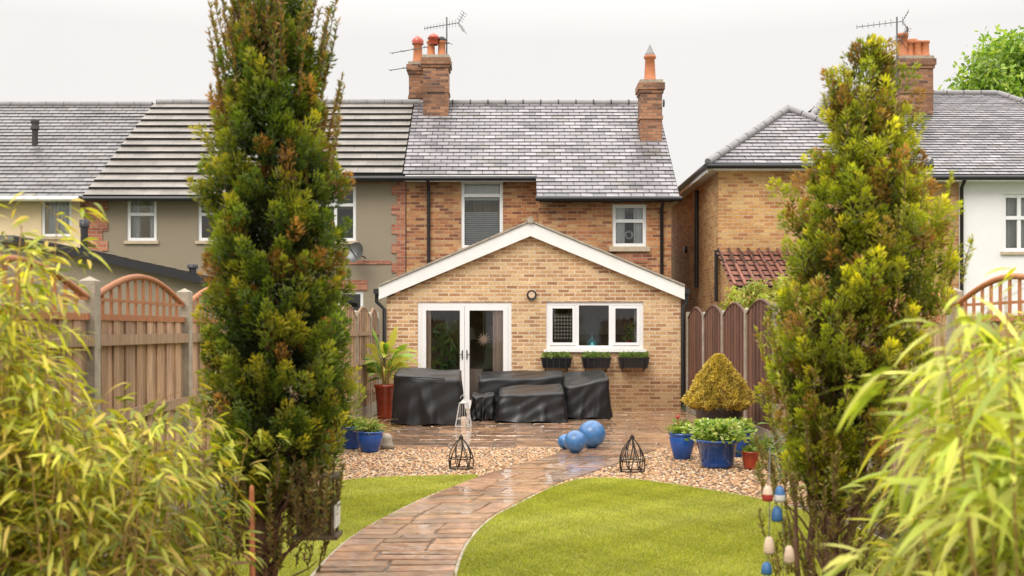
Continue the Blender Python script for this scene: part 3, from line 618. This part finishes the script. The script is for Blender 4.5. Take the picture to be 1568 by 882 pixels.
roofplane(b,(4.35,22.2,2.45),(6.6,22.2,2.45),(4.35,23.98,3.28),(6.6,23.98,3.28),7,.03); b.box(4.45,6.5,22.4,23.9,0,2.4,2); b.face([(4.45,22.4,2.4),(4.45,23.98,2.4),(4.45,23.98,3.2),(4.45,22.4,2.5)],2); 
for i in range(11):
    x=4.42+i*.21; b.tube([(x,22.17,2.49),(x,23.97,3.33)],.035,n=6,mat=0)
b.build('pantile_lean_to',Hr)
aerial('television_aerial',9.72,28.3,7.6,9.5,[(9.38,-1,.3,1.1,9,.2,True,.12),(8.92,-1,.5,1.0,8,.26,True,.1)])
aerial('television_aerial',10.3,29.2,8.5,9.5,[(9.4,.2,1,.5,4,.2,False,.3)])

# ---------------- fences
def fence(name,X,Y0,Y1,pl,wood,top=1.66,trel=True):
    G=group(name); y=Y0; k=0
    A0,AR=1.80,.17; pw=.05 if trel else .035
    while y<Y1-.3:
        y2=min(y+pl,Y1); b=MB(wood,'post','trellis')
        ph=1.9
        b.box(X-pw,X+pw,y-pw,y+pw,0,ph,1)
        for q in (((-1,-1),(1,-1)),((-1,-1),(-1,1)),((1,-1),(1,1)),((-1,1),(1,1))): b.face([(X+q[0][0]*pw,y+q[0][1]*pw,ph),(X+q[1][0]*pw,y+q[1][1]*pw,ph),(X,y,ph+.03)],1)
        b.box(X-.02,X+.02,y+.052,y2-.052,0,.25,1)
        n=int((y2-y-.1)/.11); L=(y2-y-.11)/n
        for i in range(n):
            a=y+.055+i*L; u=(i+.5)/n; hgt=top+(0 if trel else .18*math.sin(math.pi*u)); c=R(.6,1.2); off=.012 if i%2 else 0
            z1=hgt+ (R(-.004,.004)); b.box(X-.012+off,X+.002+off,a-.006,a+L+.006 if off else a+L-.003,.25,z1,0,(c,c*R(.93,1.02),c*R(.88,1.02)))
        for zr_ in (.45,1.0,1.5): b.box(X+.018,X+.05,y+.06,y2-.06,zr_,zr_+.07,0,(.8,.8,.8))
        if trel:
            c=R(.8,1.2)
            arc=[(X,y+.06+(y2-y-.12)*t,A0+AR*math.sin(math.pi*t)) for t in np.linspace(0,1,15)]
            b.tube(arc,.022,n=6,mat=2,col=(c,c,c)); b.box(X-.022,X+.022,y+.055,y2-.055,top,top+.04,2,(c,c,c))
            m=int((y2-y)/.16)
            for i in range(1,m):
                t=i/m; yy=y+.06+(y2-y-.12)*t; b.box(X-.008,X+.008,yy-.012,yy+.012,top+.04,A0+AR*math.sin(math.pi*t)-.02,2,(c,c,c))
            b.box(X+.008,X+.016,y+.06,y2-.06,top+.12,top+.14,2,(c,c,c))
        else:
            arc=[(X,y+.055+(y2-y-.11)*t,top+.012+.18*math.sin(math.pi*t)) for t in np.linspace(0,1,15)]
            b.tube(arc,.024,n=6,mat=0,col=(.7,.7,.7))
        b.build('fence_panel',G); y=y2; k+=1
    b=MB('post'); b.box(X-.05,X+.05,Y1-.05,Y1+.05,0,1.95); b.build('end_post',G)
fence('garden_fence',-2.60,.9,14.9,2.0,'fenceL'); fence('garden_fence',-2.60,15.0,21.6,1.83,'fenceL',1.80,False)
fence('garden_fence',3.46,14.7,22.0,1.83,'fenceR',1.82,False); fence('garden_fence',3.46,1.0,14.6,1.94,'fenceL',1.66,True)

# ---------------- covered furniture
def cover(name,G,x0,x1,y0,y1,h,flare=.05,seed=0,z0=.05):
    rr=random.Random(seed); n=200; per=[]
    cx,cy,hx,hy=(x0+x1)/2,(y0+y1)/2,(x1-x0)/2,(y1-y0)/2
    for i in range(n):
        t=2*math.pi*i/n; c,s_=math.cos(t),math.sin(t); e=.10
        k=(abs(c)**(1/e)+abs(s_)**(1/e))**(-e)
        per.append((k*c,k*s_,t))
    ph=[rr.uniform(0,6) for _ in range(12)]; dents=[(rr.uniform(0,6.28),rr.uniform(.1,.35),rr.uniform(-.05,.04)) for _ in range(7)]
    def top(u,v):
        a=(u+1)/2;c=(v+1)/2; hh=h[0]*(1-a)*(1-c)+h[1]*a*(1-c)+h[2]*a*c+h[3]*(1-a)*c
        sagv=-.035*(1-u*u)*(1-v*v)
        return hh+sagv+.008*math.sin(5*u+ph[0]+2*v)+.008*math.sin(7*v+ph[1]-3*u)
    rings=[]
    for f in (0,.2,.4,.6,.75,.88,.95,1.0):
        drop=0 if f<.9 else (.006 if f<1 else .028)
        rings.append([(cx+hx*u*f,cy+hy*v*f,top(u*f,v*f)-drop) for u,v,t in per])
    for kz in range(1,17):
        s=kz/16; ring=[]
        for u,v,t in per:
            pl=0
            for (tc_,w_,am) in dents:
                dd=math.atan2(math.sin(t-tc_-.25*s),math.cos(t-tc_-.25*s)); pl+=am*math.exp(-(dd/w_)**2)*math.sin(math.pi*min(1,s*.9))
            fold=abs(math.sin(t*5+ph[3]+s*.9))**6*.035*s + math.sin(t*13+ph[4]-s*1.5)*.008*s + .006*math.sin(s*14+t*9+ph[6])
            crn=min(abs(u),abs(v)); o=flare*s**1.4+fold+pl+(.03*s if crn>.9 else 0); l=math.hypot(u,v)
            zt=top(u,v)-.028; zb=z0+.015*math.sin(t*7+ph[7]); ring.append((cx+hx*u+o*u/l,cy+hy*v+o*v/l,zt+(zb-zt)*s))
        rings.append(ring)
    vs=[p for r in rings for p in r]; fs=[]
    for a in range(len(rings)-1):
        for i in range(n): fs.append([a*n+i,a*n+(i+1)%n,(a+1)*n+(i+1)%n,(a+1)*n+i])
    b=MB('cover'); b.faces_idx(vs,fs); o=b.build(name,G); return o
G=group('covered_barbecue'); cover('draped_cover',G,-1.95,-.86,18.4,19.3,(.86,.78,.92,.97),seed=1,flare=.06)
b=MB('cover'); b.tube([(-1.9,18.37,.84),(-1.1,18.37,.80)],.012,n=6); b.build('hem_cord',G)
G=group('covered_garden_sofa_set')
cover('sofa_back_cover',G,-.62,.95,20.3,21.1,(.70,.78,.86,.82),seed=2); cover('sofa_end_cover',G,.92,1.72,19.7,21.1,(.60,.76,.86,.82),seed=3,flare=.04)
cover('coffee_table_cover',G,-.22,.88,18.9,19.9,(.50,.56,.66,.60),seed=4,flare=.06); cover('footstool_cover',G,-.70,-.30,19.35,19.8,(.46,.48,.5,.5),seed=5,flare=.02)

G=group('garden_lantern'); b=MB('grey','glass','corkw'); c=(-.78,18.05)
for s in range(4):
    a=math.pi/4+s*math.pi/2; a2=a+math.pi/2; p0=(c[0]+.18*math.cos(a),c[1]+.18*math.sin(a)); p1=(c[0]+.09*math.cos(a),c[1]+.09*math.sin(a)); q0=(c[0]+.18*math.cos(a2),c[1]+.18*math.sin(a2)); q1=(c[0]+.09*math.cos(a2),c[1]+.09*math.sin(a2))
    b.tube([(*p0,.04),(*p1,.42)],.009,n=6)
    for z,f in ((.05,0),(.17,.33),(.42,1)):
        pa=[p0[i]+(p1[i]-p0[i])*f for i in (0,1)]; pb=[q0[i]+(q1[i]-q0[i])*f for i in (0,1)]; b.tube([(*pa,z),(*pb,z)],.007,n=6)
    for k in range(1,5):
        pa=[p0[i]+(q0[i]-p0[i])*k/5 for i in (0,1)]; pb=[p1[i]+(q1[i]-p1[i])*k/5 for i in (0,1)]; b.tube([(*pa,.05),(*pb,.42)],.003,n=4)
    b.face([(*p1,.42),(*q1,.42),(c[0],c[1],.49)])
b.lathe((c[0],c[1],.03),[(.045,0),(.045,.17),(0,.17)],14,2)
b.tube([(c[0]+.05*math.cos(t),c[1],.49+.06*math.sin(t)) for t in np.linspace(0,math.pi,9)],.005,n=5); b.build('lantern_frame',G)
for cx,cy,H_ in ((-.58,12.75,.37),(1.34,12.5,.40)):
    G=group('wire_garden_cloche'); b=MB('iron')
    for sg in (-1,1):
      for i in range(7):
        a=i*math.pi*2/7; pts=[]
        for t in np.linspace(0,1,10):
            r=.135*(1-t**2.2)**.8+.012 if t<1 else .012
            r*= (.92+.12*math.sin(t*3)); aa=a+sg*.55*t; pts.append((cx+r*math.cos(aa),cy+r*math.sin(aa),.02+H_*t*.93))
        b.tube(pts,.0055,n=5)
    for z,r in ((.03,.13),(.14,.128)): b.tube([(cx+r*math.cos(t),cy+r*math.sin(t),z) for t in np.linspace(0,2*math.pi,17)],.006,n=5,caps=False)
    b.lathe((cx,cy,.02+H_*.9),[(.02,0),(.028,.02),(.01,.05),(0,.055)],8); b.build('wire_frame',G)
def ball(x,y,r):
    b=MB('bluestone'); prof=[(r*math.sin(t),r-r*math.cos(t)) for t in np.linspace(0.001,math.pi-.001,26)]; b.lathe((x,y,.028),prof,40); b.lathe((x,y,.02),[(r*.4,0),(r*.35,.012)],20)
    b.build('blue_garden_sphere')
ball(1.06,14.9,.185); ball(.81,14.35,.142); ball(.70,14.75,.10)

# ---------------- pots and plants
def pot(G,x,y,r,h,matn,soil=True,z=.02,kind=0,name='pot'):
    b=MB(matn,'soil')
    if kind==0: pr=[(0,0),(.62*r,0),(.66*r,.02*h),(.92*r,.5*h),(1.0*r,.82*h),(.94*r,.88*h),(1.05*r,.92*h),(1.05*r,h),(.93*r,h),(.88*r,.9*h)]
    else: pr=[(0,0),(.7*r,0),(.78*r,.1*h),(.98*r,.9*h),(1.08*r,.92*h),(1.08*r,h),(.95*r,h),(.92*r,.9*h)]
    b.lathe((x,y,z),pr,32); b.lathe((x,y,z),[(0,.92*h),(.9*r,.92*h)],24,1); b.build(name,G)
def tuft(name,G,x,y,z,n,spread,L,W,cols,up=.8,droop=.3,zj=.1,prof=(.4,1,.75,.08)):
    base=np.stack([rng.normal(x,spread,n),rng.normal(y,spread,n),z+rng.uniform(0,zj,n)],1); d=rng.normal(size=(n,3)); d[:,2]=abs(d[:,2])*.6+up; d[:,:2]+=(base[:,:2]-[x,y])/max(spread,.01)*.6
    blades(name,base,d,rng.uniform(L*.6,L*1.2,n),W,jit(cols,n),prof=prof,droop=droop,parent=G)
GREEN=[(.16,.27,.04),(.11,.20,.03),(.25,.34,.05),(.34,.38,.07)]
G=group('canna_plant_in_red_pot'); pot(G,-2.22,19.7,.19,.62,'redpot',kind=1)
n=60; ang=rng.uniform(0,6.28,n); el=rng.uniform(.2,1.4,n); hz=rng.uniform(.65,1.15,n); base=np.stack([-2.22+.09*np.cos(ang),19.7+.09*np.sin(ang),hz],1)
d=np.stack([np.cos(ang)*np.cos(el),np.sin(ang)*np.cos(el),np.sin(el)],1)
blades('canna_leaves',base,d,rng.uniform(.4,.75,n),rng.uniform(.09,.15,n),jit([(.24,.38,.05),(.42,.46,.07),(.15,.27,.04),(.55,.50,.10)],n),prof=(.08,.2,.7,1,.9,.5,.05),droop=rng.uniform(.1,.6,n),parent=G,tipshade=(.8,1.1))
b=MB('cane'); 
for i in range(8): a=i*.8; b.tube([(-2.22+.03*math.cos(a),19.7+.03*math.sin(a),.55),(-2.22+.1*math.cos(a),19.7+.1*math.sin(a),1.1)],.015,.008,n=5)
b.build('stems',G)
G=group('golden_conifer_in_pot'); pot(G,2.86,15.5,.33,.52,'blackpot',kind=1)
n=17000; t=rng.uniform(0,1,n)**1.25; ang=rng.uniform(0,6.28,n); lump=1+.07*np.sin(5*ang+7*t)+.06*np.sin(11*ang-13*t)
env=np.where(t<.14,.70+t*2.1,(np.clip(1-(t-.14)/.86,0,1)**.78)*.95+.04)
r=.47*env*lump*(.78+.24*rng.uniform(0,1,n)**.5)
base=np.stack([2.86+r*np.cos(ang),15.5+r*np.sin(ang),.50+t*.74],1); d=np.stack([np.cos(ang)*.7,np.sin(ang)*.7,np.full(n,.7)],1)+rng.normal(0,.5,(n,3))
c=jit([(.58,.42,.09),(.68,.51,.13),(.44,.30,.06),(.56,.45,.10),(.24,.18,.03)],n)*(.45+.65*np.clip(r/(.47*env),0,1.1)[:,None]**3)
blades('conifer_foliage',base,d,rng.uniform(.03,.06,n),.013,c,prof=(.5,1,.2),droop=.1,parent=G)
b=MB('bark'); b.tube([(2.86,15.5,.4),(2.86,15.5,1.15)],.04,.01); b.build('stem',G)
G=group('potted_shrub_in_blue_pot'); pot(G,2.36,12.9,.235,.32,'bluepot',kind=1)
tuft('shrub_leaves',G,2.38,12.9,.32,1700,.13,.07,.035,[(.28,.42,.06),(.40,.48,.10),(.16,.28,.04),(.55,.58,.25)],.5,.2,.22)
G=group('potted_plant_in_blue_pot'); pot(G,2.08,13.7,.155,.32,'bluepot',kind=0); tuft('leaves',G,2.08,13.7,.32,200,.06,.16,.02,GREEN,.9,.4)
b=MB('rd'); b.lathe((2.02,13.65,.5),[(.0,0),(.022,.03),(.02,.05),(0,.07)],8); b.tube([(2.02,13.65,.3),(2.02,13.65,.5)],.005,n=4); b.build('tulip',G)
G=group('small_red_pot_plant'); pot(G,2.72,12.75,.105,.2,'redpot',kind=1); tuft('leaves',G,2.72,12.75,.2,160,.04,.07,.02,GREEN,.6,.2,.05)
G=group('potted_plant_in_blue_pot'); pot(G,2.82,14.0,.16,.34,'bluepot'); tuft('leaves',G,2.82,14.0,.34,260,.07,.14,.025,GREEN,.7,.3)
for i,(x,y,r,h) in enumerate(((-1.84,14.5,.17,.27),(-2.14,14.9,.15,.30),(-2.36,14.3,.15,.26))):
    G=group('potted_plant_in_blue_pot'); pot(G,x,y,r,h,'bluepot',kind=i%2); tuft('leaves',G,x,y,h,260,.06,.14,.022,GREEN+[(.4,.3,.1)],.7,.3)
G=group('ornamental_grass'); tuft('grass_leaves',G,-2.2,15.7,.0,420,.09,.75,.010,[(.46,.34,.14),(.54,.42,.2),(.33,.33,.1)],1.6,.5,.1,prof=(1,.8,.5,.1))
G=group('stone_ornament'); b=MB('post'); b.lathe((-1.66,14.9,.02),[(0,0),(.09,0),(.1,.05),(.06,.09),(.075,.14),(.05,.19),(0,.21)],14); b.build('stone_figure',G)
G=group('border_plants'); 
for i in range(16): tuft('border_leaves',G,R(-2.45,-2.2),R(8,14),0,160,.1,.2,.02,GREEN+[(.35,.25,.1)],.8,.4,.15)
for i in range(14): tuft('border_leaves',G,R(3.0,3.3),R(6,14),0,160,.1,.22,.02,GREEN+[(.35,.25,.1)],.8,.4,.2)

# ---------------- cypress trees
def limb(b,p,q,r0,r1,wob=.03,n=6,k=7):
    p,q=Vector(p),Vector(q); pts=[p.lerp(q,i/k)+(Vector((R(-wob,wob),R(-wob,wob),0)) if 0<i<k else Vector()) for i in range(k+1)]; b.tube(pts,r0,r1,n=n,mat=0); return pts
def cypress(name,cl,prof,cols,dark,brown,nclump,brownp,dens=100,seed=1,lean=.5,tip=(1.4,1.2,.9),lamp=1.0):
    G=group(name); cz=np.array([c[0] for c in cl]); cxx=np.array([c[1] for c in cl]); cyy=np.array([c[2] for c in cl])
    pz=np.array([p[0] for p in prof]); pr=np.array([p[1] for p in prof]); z0,z1=pz[0],pz[-1]
    rad=lambda z:np.interp(z,pz,pr)
    zz=rng.uniform(z0,z1,nclump*4); keep=rng.uniform(0,1,len(zz))<(rad(zz)/pr.max())**1.2+.04; zz=zz[keep][:nclump]; K=len(zz)
    ang=rng.uniform(0,6.283,K); lump=1+lamp*(.10*np.sin(3*ang+zz*6+seed)+.10*np.sin(5*ang-zz*11+seed)+.07*np.sin(zz*17+2*ang))
    rf=rng.uniform(.05,1,K)**.5; rr=rad(zz)*lump*rf*.90
    C0=np.stack([np.interp(zz,cz,cxx)+rr*np.cos(ang),np.interp(zz,cz,cyy)+rr*np.sin(ang),zz],1)
    ax=np.stack([np.cos(ang)*lean,np.sin(ang)*lean,np.ones(K)],1)+rng.normal(0,.18,(K,3)); ax=norm(ax)
    cl_=rng.uniform(.08,.16,K); cw=rng.uniform(.033,.062,K)
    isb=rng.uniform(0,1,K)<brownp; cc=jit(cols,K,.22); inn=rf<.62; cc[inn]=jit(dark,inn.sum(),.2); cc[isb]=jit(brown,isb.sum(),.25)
    idx=np.repeat(np.arange(K),dens); N=len(idx); s=rng.uniform(0,1,N); rd=norm(rng.normal(size=(N,3)))
    rq=rng.uniform(.2,1,(N,1))**.5
    base=C0[idx]+ax[idx]*(s*cl_[idx])[:,None]+rd*(cw[idx]*np.sin(np.pi*np.clip(s*.8+.15,0,1)))[:,None]*rq
    d=ax[idx]*.8+rd*.7
    out=(rd*np.stack([np.cos(ang[idx]),np.sin(ang[idx]),np.full(N,.8)],1)).sum(1)
    col=cc[idx]*(.62+.38*s[:,None]+.28*out[:,None]*rq)*(1+rng.uniform(-.15,.15,(N,1)))*(.5+.55*rf[idx][:,None])  # shading put in colour: clump tops and outsides lighter, undersides and inner crown darker
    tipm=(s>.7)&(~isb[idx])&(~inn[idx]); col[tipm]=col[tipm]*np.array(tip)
    blades('foliage',base,d,rng.uniform(.016,.034,N),rng.uniform(.007,.012,N),np.clip(col,.004,1),prof=(.5,1,.3),droop=.05,parent=G,tipshade=(.85,1.1))
    return G
LT_cl=[(0,-1.36,6.05),(.6,-1.34,6.05),(1.0,-1.26,6.05),(2.0,-1.27,6.05),(2.8,-1.30,6.05),(3.5,-1.28,6.05)]
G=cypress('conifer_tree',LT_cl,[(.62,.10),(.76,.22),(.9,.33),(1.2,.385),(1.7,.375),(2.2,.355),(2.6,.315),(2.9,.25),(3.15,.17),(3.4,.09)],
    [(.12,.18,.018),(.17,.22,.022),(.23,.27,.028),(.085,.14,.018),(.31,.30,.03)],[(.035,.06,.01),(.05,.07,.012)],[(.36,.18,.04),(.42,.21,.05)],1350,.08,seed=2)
def tipsprays(G,cx,cy,zs,rad,n,cols,L=(.2,.45)):
    b=MB('bark'); B=[];D=[]
    for i in range(n):
        a=R(0,6.28); r=rad*math.sqrt(R(0,1)); z=R(*zs); l=R(*L); p=Vector((cx+r*math.cos(a),cy+r*math.sin(a),z)); q=p+Vector((math.cos(a)*l*.22,math.sin(a)*l*.22,l)); b.tube([p,p.lerp(q,.5)+Vector((R(-.01,.01),R(-.01,.01),0)),q],.004,.0015,n=4)
        m=int(l*260)
        for k in range(m):
            t=R(0,1); B.append(p.lerp(q,t)); v=Vector((R(-1,1),R(-1,1),R(.3,1.6))); D.append(v)
    b.build('shoots',G); B=np.array([tuple(v) for v in B]); D=np.array([tuple(v) for v in D]); N=len(B)
    blades('shoot_foliage',B,D,rng.uniform(.02,.045,N),.009,jit(cols,N,.25),prof=(.5,1,.25),droop=.05,parent=G)
tipsprays(G,-1.27,6.05,(2.75,3.15),.25,85,[(.18,.21,.03),(.32,.22,.05),(.40,.22,.06),(.13,.17,.02)])
tipsprays(G,-1.52,6.05,(2.5,3.1),.06,20,[(.38,.21,.06),(.3,.24,.05)]); tipsprays(G,-1.05,6.05,(2.3,2.7),.08,14,[(.38,.21,.06),(.3,.27,.05)])
b=MB('bark'); limb(b,(-1.36,6.05,-.02),(-1.28,6.05,3.1),.042,.01,.012,10,12); limb(b,(-1.33,6.1,.0),(-1.20,6.1,1.2),.03,.012,.02)
for i in range(60):
    z=R(.12,.9); a=R(0,6.28); l=R(.2,.5); limb(b,(-1.345,6.05,z),(-1.32+l*.8*math.cos(a),6.05+l*.8*math.sin(a),z+l*R(.5,1.1)),.009,.003,.02,5,5)
b.build('trunk_and_limbs',G); tipsprays(G,-1.30,6.05,(.25,.8),.33,90,[(.2,.15,.05),(.14,.16,.03),(.28,.18,.05)],(.1,.25))

RT_cl=[(0,1.66,6.0),(.6,1.67,6.0),(1.2,1.75,6.0),(1.9,1.86,6.0),(2.4,1.90,6.0),(3.1,1.88,6.0)]
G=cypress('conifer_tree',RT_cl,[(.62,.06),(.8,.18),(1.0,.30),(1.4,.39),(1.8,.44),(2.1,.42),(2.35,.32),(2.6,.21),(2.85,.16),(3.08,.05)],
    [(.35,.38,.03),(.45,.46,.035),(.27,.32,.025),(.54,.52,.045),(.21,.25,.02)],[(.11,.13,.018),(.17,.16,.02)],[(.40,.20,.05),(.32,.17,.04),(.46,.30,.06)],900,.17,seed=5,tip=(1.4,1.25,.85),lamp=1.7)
tipsprays(G,1.88,6.0,(2.3,2.83),.2,55,[(.46,.48,.04),(.36,.39,.03),(.52,.43,.06)],(.1,.26)); tipsprays(G,2.05,6.0,(1.7,2.2),.34,75,[(.48,.50,.04),(.36,.40,.03),(.52,.43,.06)],(.1,.3)); tipsprays(G,1.72,6.0,(.9,1.7),.36,90,[(.44,.46,.04),(.32,.36,.03),(.42,.26,.06)],(.1,.3))
b=MB('bark'); limb(b,(1.68,6.0,-.02),(1.88,6.0,2.8),.045,.01,.015,10,12); limb(b,(1.62,6.05,-.02),(1.60,6.0,1.4),.028,.01,.02); limb(b,(1.72,6,.15),(2.1,6,1.7),.025,.01,.02); limb(b,(1.55,5.95,0),(1.50,6,1.0),.016,.006,.02)
for i in range(60):
    z=R(.12,1.2); a=R(0,6.28); l=R(.2,.5); limb(b,(1.68,6.0,z),(1.70+l*.8*math.cos(a),6.0+l*.8*math.sin(a),z+l*R(.6,1.2)),.009,.003,.02,5,5)
b.build('trunk_and_limbs',G); tipsprays(G,1.68,6.0,(.2,.95),.36,110,[(.22,.17,.05),(.26,.27,.05),(.3,.2,.05)],(.1,.25))

# ---------------- bamboo
def bamboo(name,culms,cols,LL,WW,nl,zmin=.15,brown=(.42,.24,.08)):
    G=group(name); b=MB('cane'); B=[];D=[];T=[]
    for (x,y,h,lx,ly) in culms:
        pts=[Vector((x+lx*t**2,y+ly*t**2,h*t-.0)) for t in np.linspace(0,1,8)]
        b.tube(pts,.006,.002,n=5); tone=R(.6,1.15)
        for k in range(int(nl*h)):
            t=R(zmin,1)**.8; f=t*7; i=min(int(f),6); p=pts[i].lerp(pts[i+1],f-i); a=R(0,6.28); tw=R(.02,.2)
            q=p+Vector((math.cos(a)*tw,math.sin(a)*tw,R(0,.10))); 
            if random.random()<.3: b.tube([p,q],.002,.001,n=3,caps=False)
            tn=tone*R(.75,1.2)
            for m in range(random.choice([2,3,4])):
                a2=a+R(-1.1,1.1); B.append(tuple(q+Vector((R(-.02,.02),R(-.02,.02),R(-.02,.02))))); D.append((math.cos(a2),math.sin(a2),R(-.6,.6))); T.append(tn)
    b.build('canes',G); B=np.array(B);D=np.array(D);N=len(B)
    sd_=norm(np.cross(norm(D),np.array([[0,0,1.]])+rng.normal(0,.45,(N,3))))
    dep=np.clip((B[:,2:3]-.25)/.9,0,1); c=jit(cols,N,.2)*np.array(T)[:,None]*(.55+.5*dep)  # shade deep in the clump painted into leaf colour, darker lower down
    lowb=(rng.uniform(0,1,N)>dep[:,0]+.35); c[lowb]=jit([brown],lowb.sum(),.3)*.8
    blades('leaves',B,D,rng.uniform(LL*.5,LL*1.15,N),rng.uniform(WW*.7,WW*1.1,N),c,prof=(.15,.85,1,.6,.03),droop=rng.uniform(.1,.8,N),parent=G,side=sd_,tipshade=(.85,1.1))
BC=[(.48,.48,.04),(.60,.56,.05),(.36,.40,.035),(.68,.60,.08),(.58,.42,.07),(.22,.26,.025)]
cu=[]
for i in range(118):
    x=R(-2.4,-1.36); y=R(4.0,5.3); h=R(.85,1.33); 
    if x/y<-.415: h=R(1.15,1.68)
    cu.append((x,y,h,R(-.12,.12),R(-.15,.15)))
for i in range(11):
    y=R(4.0,5.0); x=-.452*y+R(-.10,.12); cu.append((x,y,R(1.75,2.12),R(-.05,.06),R(-.2,.2)))
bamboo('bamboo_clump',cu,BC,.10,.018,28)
cu=[]
for i in range(70):
    y=R(3.6,5.4); x=y*R(.35,.47); h=R(.78,1.25)+max(0,(x/y-.39))*7; cu.append((x,y,h,R(-.15,.15),R(-.2,.1)))
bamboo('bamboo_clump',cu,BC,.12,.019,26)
cu=[]
for i in range(26):
    y=R(2.9,3.8); x=y*R(.41,.50); h=R(1.1,1.72); cu.append((x,y,h,R(-.20,.05),R(-.2,.1)))
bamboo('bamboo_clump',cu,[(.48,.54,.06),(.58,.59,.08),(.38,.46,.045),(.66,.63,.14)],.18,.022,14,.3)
G=group('ornamental_grass'); 
for q in range(6): tuft('grass_leaves',G,R(1.35,1.8),R(5.5,6.2),0,100,.06,.5,.008,[(.55,.44,.14),(.44,.42,.1),(.62,.5,.22)],1.1,.9,.05,prof=(1,.9,.6,.3,.1))
G=group('pampas_grass'); b=MB('cane'); B=[];D=[]
for i in range(9):
    x,y=2.9+R(-.15,.25),7.6+R(-.2,.2); h=R(1.5,1.75); b.tube([(x,y,0),(x+.03,y,h)],.004,.002,n=4)
    for k in range(220): t=R(0,1); B.append((x+.03+R(-.01,.01),y,h-.35*t)); D.append((R(-.6,.6),R(-.6,.6),1))
b.build('stems',G); B=np.array(B); blades('plumes',B,np.array(D),.06,.005,jit([(.7,.56,.42),(.6,.44,.32)],len(B)),parent=G,prof=(1,.6,.1))

G=group('hanging_wooden_buoys'); b=MB('w','rd','bl','corkw','steel')
def buoy(x,z,m,h=.075,y=5.5,m2=None):
    b.lathe((x,y,z),[(0,0),(.024,0),(.028,h*.15),(.026,h*.45)],12,m2 if m2 is not None else m); b.lathe((x,y,z),[(.026,h*.45),(.021,h*.8),(.010,h),(0,h)],12,m); b.tube([(x,y,z+h),(x+.004,y,z+h+.13)],.002,n=4,mat=4)
buoy(1.255,.76,3,m2=1); buoy(1.31,.76,2,m2=0,y=5.48); buoy(1.30,.66,2,y=5.5); buoy(1.262,.50,3,.085); buoy(1.36,.455,3,.085); buoy(1.25,.40,2,.06); buoy(1.33,.30,0,.08,m2=1)
b.tube([(1.26,5.5,.3),(1.265,5.5,1.02),(1.5,5.9,1.1)],.0025,n=4,mat=4); b.tube([(1.345,5.5,.4),(1.31,5.49,.9),(1.28,5.5,1.0)],.0025,n=4,mat=4); b.build('floats_on_string',G)
G=group('bird_feeder'); b=MB('bird','w','black'); x0,x1,y0,y1=-1.15,-.95,5.98,6.14
for px in (x0,x1-.015):
    for py in (y0,y1-.015): b.box(px,px+.015,py,py+.015,.50,.80)
b.box(x0-.02,x1+.02,y0-.02,y1+.02,.48,.499); b.box(x0-.02,x1+.02,y0-.02,y1+.02,.801,.82); b.box(x0+.02,x1-.02,y0+.03,y1-.03,.50,.72); b.box(x1+.001,x1+.010,y0,y1,.54,.66,1)
b.tube([(x0+.1,6.06,.82),(x0+.1,6.06,1.1)],.004,n=4); b.build('feeder_body',G)
tipsprays(G,-1.05,5.92,(.5,.75),.14,40,[(.2,.15,.05),(.14,.16,.03),(.28,.18,.05)],(.1,.25))
b=MB('pot_o'); b.tube([(-1.33,5.75,0),(-1.335,5.75,.78)],.016,.014,n=8); b.lathe((-1.335,5.75,.78),[(.014,0),(.01,.02),(0,.025)],8); b.build('tree_stake')

# ---------------- far tree + shrubs behind fence
def leafytree(name,x,y,zc,rad,hz,n,size,cols,trunk=True,clumps=40):
    G=group(name)
    cc=[]; 
    while len(cc)<clumps:
        v=np.array([R(-1,1),R(-1,1),R(-1,1)]); 
        if .25<np.linalg.norm(v)<1: cc.append(v*[rad,rad,hz]+[x,y,zc])
    cc=np.array(cc); idx=rng.integers(0,clumps,n); base=cc[idx]+rng.normal(0,rad*.13,(n,3)); br=rng.uniform(.6,1.3,(clumps,1))[idx]
    c=jit(cols,n,.2)*br; blades('foliage',base,rng.normal(size=(n,3)),rng.uniform(size*.6,size*1.3,n),size*.55,c,prof=(.3,1,.3),parent=G)
    if trunk:
        b=MB('bark'); limb(b,(x,y,0),(x,y,zc),rad*.09,rad*.05,rad*.03,8)
        for q in cc[:22]: limb(b,(x,y,zc-hz*R(.4,.9)),tuple(q),rad*.03,rad*.006,rad*.03,5,5)
        b.build('trunk_and_limbs',G)
leafytree('broadleaf_tree',27.6,60,13.6,4.2,3.6,15000,.32,[(.28,.42,.06),(.40,.50,.08),(.19,.31,.05)],clumps=60)
SH=[(.40,.44,.07),(.30,.36,.05),(.48,.5,.1),(.45,.32,.10)]
leafytree('garden_shrub',4.25,20.4,2.0,.5,.42,2600,.07,SH,True,30)
leafytree('garden_shrub',4.15,18.2,2.0,.5,.45,2800,.07,SH,True,30)
leafytree('garden_shrub',4.2,15.8,1.95,.45,.5,2800,.065,SH,True,30)
leafytree('garden_shrub',-3.1,13.5,1.7,.3,.35,1500,.07,[(.16,.22,.04),(.3,.34,.06)],True,20)
